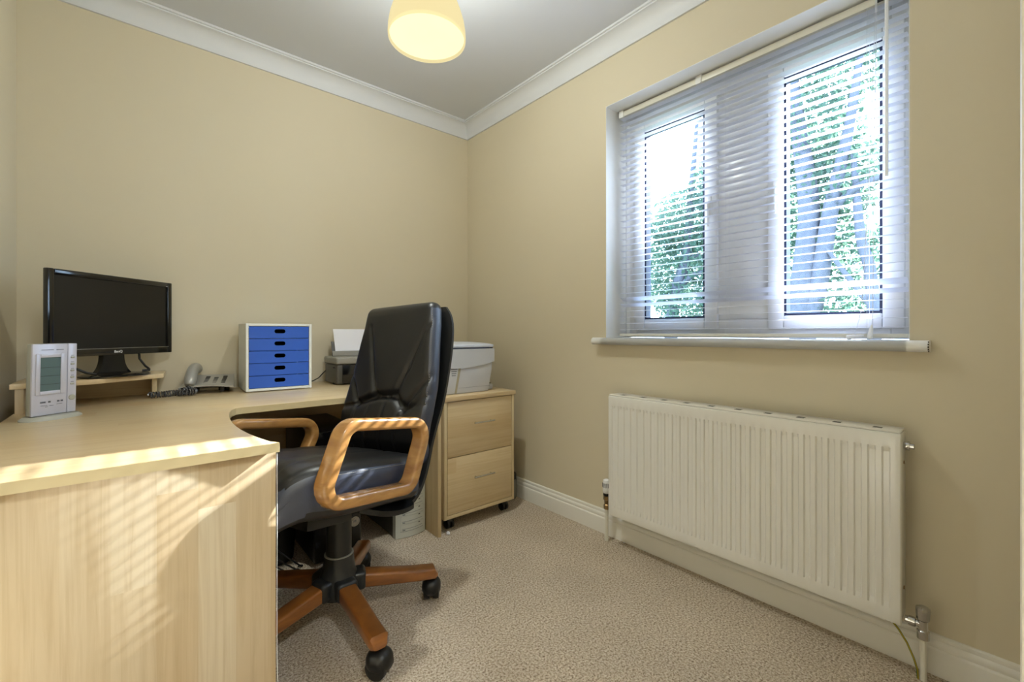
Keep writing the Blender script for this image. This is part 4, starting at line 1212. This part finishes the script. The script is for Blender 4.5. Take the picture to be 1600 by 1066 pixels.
def back_fn(v):
    z = 0.815 + v.z
    u = v.y / 0.2                                       # -1..1 across
    hw_ = half_w(z) * (1 if u > 0 else 0.93); y = u * hw_
    # overall curve of the back
    x = -0.228 - 0.012 * max(0, (z - 0.95) / 0.18) ** 2 + 0.016 * math.exp(-((z - 0.68) / 0.10) ** 2) + max(0, 0.60 - z) * -0.30 + v.x
    if v.x > 0:
        edge = max(0, 1 - abs(u) ** 3)
        puff = 0.010 * edge * min(1, max(0, (1.125 - z) / 0.05))
        puff += 0.012 * edge * math.exp(-((z - 0.86) / 0.10) ** 2) * math.exp(-(y / 0.10) ** 2)
        puff += 0.012 * edge * math.exp(-((z - 0.66) / 0.07) ** 2)
        cz = 0
        for a, b, dp in up_seams:
            d, t = seg_dist((y, z), a, b); cz += 1.6 * dp * (1 - 0.7 * t) * math.exp(-(d / 0.0085) ** 2)
        for a, b in fold:
            d, t = seg_dist((y, z), a, b); cz += 0.020 * math.exp(-(d / 0.013) ** 2)
        for a, b in low_seams:
            d, t = seg_dist((y, z), a, b); cz += 0.0045 * math.exp(-(d / 0.0045) ** 2)
        x += puff - min(cz, 0.024)
    return Vector((x, y + backoff(z), z))
bk = MB().rounded((0.034, 0.2, 0.300), 0.030, (6, 84, 116), back_fn, CM)
fi = []
for k_, f_ in enumerate(bk.f):
    c_ = sum((CM.inverted() @ bk.v[i] for i in f_), Vector()) / len(f_)
    n_ = (bk.v[f_[1]] - bk.v[f_[0]]).cross(bk.v[f_[2]] - bk.v[f_[0]]).normalized()
    fi.append(abs((CM.to_3x3().inverted() @ n_).x) < 0.80 and abs(c_.y - backoff(c_.z)) > half_w(c_.z) * (0.93 if c_.y > 0 else 0.86) and c_.z < 1.09)
def subset(mb, keep):
    m = MB(); used = {}
    for f_, k_ in zip(mb.f, keep):
        if k_: m.f.append([used.setdefault(i, len(used)) for i in f_]); m.mi.append(0)
    m.v = [mb.v[i] for i in used]
    return m
bko = subset(bk, [not k_ for k_ in fi]).build('back_cushion', 'leather', ch, 60)
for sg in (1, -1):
    subset(bk, [k_ and sg * (CM.inverted() @ bk.v[f_[0]]).y > 0 for f_, k_ in zip(bk.f, fi)]).build('side_band', 'leather_sky_tint', bko, 60)  # cushion sides get the leather tinted with reflected sky blue
# piping where the face meets the side band
pz = []; 
for sgn in (1,):
    for i in range(60):
        z = 0.545 + 0.54 * i / 59
        pz.append(CM @ (Vector((-0.228 - 0.012 * max(0, (z - 0.95) / 0.18) ** 2 + 0.016 * math.exp(-((z - 0.68) / 0.10) ** 2) + max(0, 0.60 - z) * -0.30 + 0.0262, half_w(z) * 0.951 + backoff(z), z))))
st = MB()
for i in range(0, 59): 
    a, b = pz[i], pz[i + 1]
    st.tube([a.lerp(b, 0.1), a.lerp(b, 0.65)], 0.0011, 5)
st.build('stitching', 'thread', bko, 0)

# seat cushion
def seat_fn(v):
    x, y, z = v.x + 0.075, v.y, v.z + 0.497
    f = max(0, (x - 0.20) / 0.13)
    y *= 1 - 0.34 * max(0, (x - 0.08) / 0.25) ** 2
    z -= 0.070 * f * f                                 # waterfall front
    if v.z > 0:
        z += 0.014 * (1 - (v.y / 0.25) ** 2) * (1 - min(1, abs(v.x) / 0.25) ** 2)
        for a, b, dp in (((-0.15, -0.085), (0.34, -0.105), 0.004), ((-0.15, 0.085), (0.34, 0.105), 0.004), ((0.16, -0.20), (0.30, 0.20), 0.006), ((0.02, -0.2), (0.19, 0.05), 0.003), ((0.10, -0.22), (0.26, -0.06), 0.004)):
            d, t = seg_dist((x, y), a, b); z -= dp * math.exp(-(d / 0.010) ** 2)
    else:
        z += 0.02 * f
    return Vector((x, y, z))
sc_ = MB().rounded((0.250, 0.242, 0.072), 0.040, (52, 44, 10), seat_fn, CM)
fi = []
for f_ in sc_.f:
    c_ = sum((CM.inverted() @ sc_.v[i] for i in f_), Vector()) / len(f_)
    fi.append(abs(c_.y) > 0.226 * (1 - 0.34 * max(0, (c_.x - 0.08) / 0.25) ** 2) and -0.16 < c_.x < 0.305 and 0.455 < c_.z + 0.070 * max(0, (c_.x - 0.20) / 0.13) ** 2 < 0.552)
sco = subset(sc_, [not k_ for k_ in fi]).build('seat_cushion', 'leather', ch, 60)
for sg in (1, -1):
    subset(sc_, [k_ and sg * (CM.inverted() @ sc_.v[f_[0]]).y > 0 for f_, k_ in zip(sc_.f, fi)]).build('side_band', 'leather_sky_tint', sco, 60)  # seat sides carry the same painted sky reflection
st = MB()
for zz, yy in ((0.548, 0.2425), (0.470, 0.2425)):
    for i in range(44):
        x = -0.12 + 0.30 * i / 43
        st.tube([CM @ Vector((x, yy + 0.0025, zz)), CM @ Vector((x + 0.0045, yy + 0.0025, zz))], 0.0008, 4)
st.build('stitching', 'thread', sco, 0)

# wooden arm loops
cor = [(0.197, 0.684), (-0.122, 0.680), (-0.060, 0.482), (0.262, 0.484)]
pts2, nr2 = round_path(cor, 0.046, 8)
sec = rrect(0.034, 0.052, 0.010, 3)
for yy in (0.280, -0.278):
    am = MB().sweep([(p.x, yy, p.y - (0.026 if yy < 0 and p.y > 0.6 else 0)) for p in pts2], [(q.x, 0, q.y) for q in nr2], (0, 1, 0), sec, True, CM)
    am.build('armrest', 'arm_wood', ch, 40)
    am = MB()
    for x in (0.0, 0.17):
        s = 1 if yy > 0 else -1
        am.tube([CM @ Vector((x, yy - s * 0.020, 0.484)), CM @ Vector((x, yy - s * 0.075, 0.470))], 0.010, 10)
    am.build('arm_bracket', 'black_plastic', ch, 40)

# ------------------------------------------------------------------ pendant lamp
pl = thing('pendant_lamp', (PENDANT[0], PENDANT[1], ZC), 'cream glass dome pendant lamp hanging from the ceiling, lit', 'lamp')
PL = Matrix.Translation(PENDANT)
pr = [(0.1335, 0.0), (0.1345, 0.012), (0.133, 0.035), (0.128, 0.065), (0.119, 0.095), (0.108, 0.125), (0.096, 0.160), (0.080, 0.205), (0.058, 0.2445)]
sh2 = MB().lathe(pr, 56, PL, cap=False)
inn = [(r - 0.004, z + 0.0005) for r, z in pr]
sh2.lathe(inn, 56, PL, mat=1, cap=False)
sh2.lathe([pr[0], inn[0]], 56, PL, cap=False)
sh2.build('lamp_shade', ['shade_glass', 'shade_inside'], pl, 50)
MB().lathe([(0.001, 0.010), (0.1285, 0.010), (0.1285, 0.013), (0.001, 0.013)], 56, PL, cap=False).build('diffuser', 'shade_diffuser', pl, 0)
MB().lathe([(0.062, 0.245), (0.062, 0.252), (0.055, 0.262), (0.034, 0.270), (0.034, 0.300), (0.006, 0.312)], 36, PL).build('shade_cap', 'white_plastic', pl)
MB().tube([Vector(PENDANT) + Vector((0, 0, 0.30)), Vector(PENDANT) + Vector((0, 0, ZC - PENDANT[2] - 0.03))], 0.0035, 8).build('flex', 'white_plastic', pl)
MB().lathe([(0.050, ZC - PENDANT[2] - 0.001), (0.048, ZC - PENDANT[2] - 0.015), (0.030, ZC - PENDANT[2] - 0.034), (0.006, ZC - PENDANT[2] - 0.038)], 28, PL).build('ceiling_rose', 'white_plastic', pl, 40)
ld = bpy.data.lights.new('pendant_bulb', 'POINT')
ld.energy = PENDANT_POWER; ld.color = (0.84, 0.93, 1.0); ld.shadow_soft_size = 0.035
lo = bpy.data.objects.new('pendant_bulb', ld); COL.objects.link(lo)
lo.location = (PENDANT[0], PENDANT[1], PENDANT[2] + 0.205)
lo.parent = pl; lo.location = Vector((0, 0, PENDANT[2] + 0.205 - ZC))

# ------------------------------------------------------------------ added fill lamp, out of view on the landing, to brighten the room
ll = thing('landing_fill_lamp', (-1.45, -3.20, ZC), 'added fill lamp, unseen, on the landing ceiling outside the room', 'lamp')
MB().lathe([(0.11, -0.001), (0.11, -0.018), (0.098, -0.022)], 32, Matrix.Translation((-1.45, -3.20, ZC))).build('fill_lamp_base', 'white_plastic', ll, 40)
MB().lathe([(0.098, -0.0225), (0.094, -0.045), (0.075, -0.068), (0.040, -0.082), (0.001, -0.086)], 32, Matrix.Translation((-1.45, -3.20, ZC)), cap=False).build('lamp_shade', 'shade_diffuser', ll, 50)  # shade of the added fill lamp, unseen
ld2 = bpy.data.lights.new('landing_fill_bulb', 'POINT')
ld2.energy = LANDING_FILL_POWER; ld2.color = (0.84, 0.93, 1.0); ld2.shadow_soft_size = 0.05
lo2 = bpy.data.objects.new('landing_fill_bulb', ld2); COL.objects.link(lo2)
lo2.parent = ll; lo2.location = (0, 0, -0.16)

# ------------------------------------------------------------------ trees beyond the window
def tree(loc, trunks, blobs, nleaf, size, seed, label, lmat):
    r = random.Random(seed)
    t = thing('tree', loc, label, 'tree', 'trees beyond the window')
    tr = MB()
    for path in trunks:
        pts = smooth_poly(path, 6)
        tr.tube([Vector(p[:3]) for p in pts], [p[3] for p in pts], 10)
    tr.build('trunk', 'bark', t, 60)
    vs = []; fs = []
    tot = sum(b[3] * b[4] * b[5] for b in blobs)
    for (bx, by, bz, rx, ry, rz, *dn) in blobs:
        for i in range(int(nleaf * rx * ry * rz / tot * (dn[0] if dn else 1))):
            while True:
                q = Vector((r.uniform(-1, 1), r.uniform(-1, 1), r.uniform(-1, 1)))
                if q.length < 1: break
            p = Vector((bx + q.x * rx, by + q.y * ry, bz + q.z * rz))
            a = Vector((r.gauss(0, 1), r.gauss(0, 1), r.gauss(0, 1))).normalized()
            b = a.orthogonal().normalized(); c = a.cross(b)
            th2 = r.uniform(0, 6.28); u = b * math.cos(th2) + c * math.sin(th2); w = a.cross(u)
            s = size * r.uniform(0.6, 1.3); k = len(vs)
            vs += [p - u * s, p + w * s * 0.45 + a * s * 0.1, p + u * s, p - w * s * 0.45 + a * s * 0.1]
            fs.append((k, k + 1, k + 2, k + 3))
    f = MB().add(vs, fs)
    fo = f.build('foliage', lmat, t, 0)
    fo['kind'] = 'stuff'
    return t
tree((5.2, -0.45, -2.8),
     [[(5.2, -0.42, -2.8, 0.20), (5.15, -0.50, 0.6, 0.16), (5.1, -0.52, 1.6, 0.145), (5.1, -0.60, 2.6, 0.13), (5.0, -0.50, 3.8, 0.09), (5.0, -0.35, 5.2, 0.05)],
      [(5.15, -0.55, 0.9, 0.12), (5.1, -0.72, 1.7, 0.11), (5.05, -0.86, 2.6, 0.09), (5.0, -1.05, 3.5, 0.06), (5.0, -1.2, 4.6, 0.03)],
      [(5.1, -0.84, 2.5, 0.05), (5.0, -1.10, 2.75, 0.045), (5.0, -1.45, 2.85, 0.03)],
      [(5.1, -1.30, -2.8, 0.10), (5.1, -1.28, 1.2, 0.07), (5.1, -1.15, 2.2, 0.055), (5.0, -1.1, 3.2, 0.03)],
      [(5.1, -1.26, 1.3, 0.04), (5.0, -1.0, 1.75, 0.03), (5.0, -0.8, 2.1, 0.02)]],
     [(5.5, -0.9, 1.4, 0.5, 0.45, 0.45), (5.5, -0.75, 2.2, 0.5, 0.5, 0.5), (5.4, -0.95, 3.0, 0.6, 0.6, 0.55), (5.4, -0.55, 3.7, 0.7, 0.6, 0.6), (5.4, -0.9, 4.5, 0.7, 0.55, 0.5), (5.6, -0.2, 1.6, 0.5, 0.5, 0.6), (5.6, -0.2, 2.8, 0.6, 0.6, 0.8), (5.4, -1.3, 2.0, 0.3, 0.25, 0.4), (5.5, -1.66, 4.12, 0.26, 0.36, 0.36, 4.0), (5.5, -1.66, 5.42, 0.30, 0.45, 0.40, 3.0)],  # last two leaf clumps added out of view to break up the sun
     10500, 0.050, 5, 'leaning tree with thick forked trunk seen through the right pane', 'leaf_a')
tree((6.0, 1.45, -2.8),
     [[(6.2, 2.1, -2.8, 0.16), (6.1, 1.95, 1.2, 0.12), (6.0, 1.6, 2.4, 0.09), (6.0, 1.5, 3.6, 0.06), (6.0, 1.4, 4.8, 0.03)],
      [(6.1, 2.0, 1.5, 0.06), (6.0, 1.6, 1.95, 0.05), (5.9, 1.2, 2.05, 0.04), (5.9, 0.8, 1.8, 0.025)],
      [(6.1, 1.9, 1.9, 0.05), (6.0, 1.5, 2.35, 0.04), (5.9, 1.1, 2.3, 0.03), (5.9, 0.8, 2.4, 0.02)]],
     [(6.2, 1.5, 1.5, 0.6, 0.8, 0.5), (6.2, 1.2, 2.4, 0.6, 0.7, 0.6), (6.2, 1.7, 3.1, 0.7, 0.7, 0.6), (6.2, 1.1, 3.6, 0.6, 0.5, 0.5), (6.2, 0.9, 1.5, 0.5, 0.5, 0.5), (6.2, 2.2, 2.3, 0.6, 0.6, 0.9)],
     13000, 0.050, 9, 'dense leafy tree with arching branches seen through the left pane', 'leaf_b')
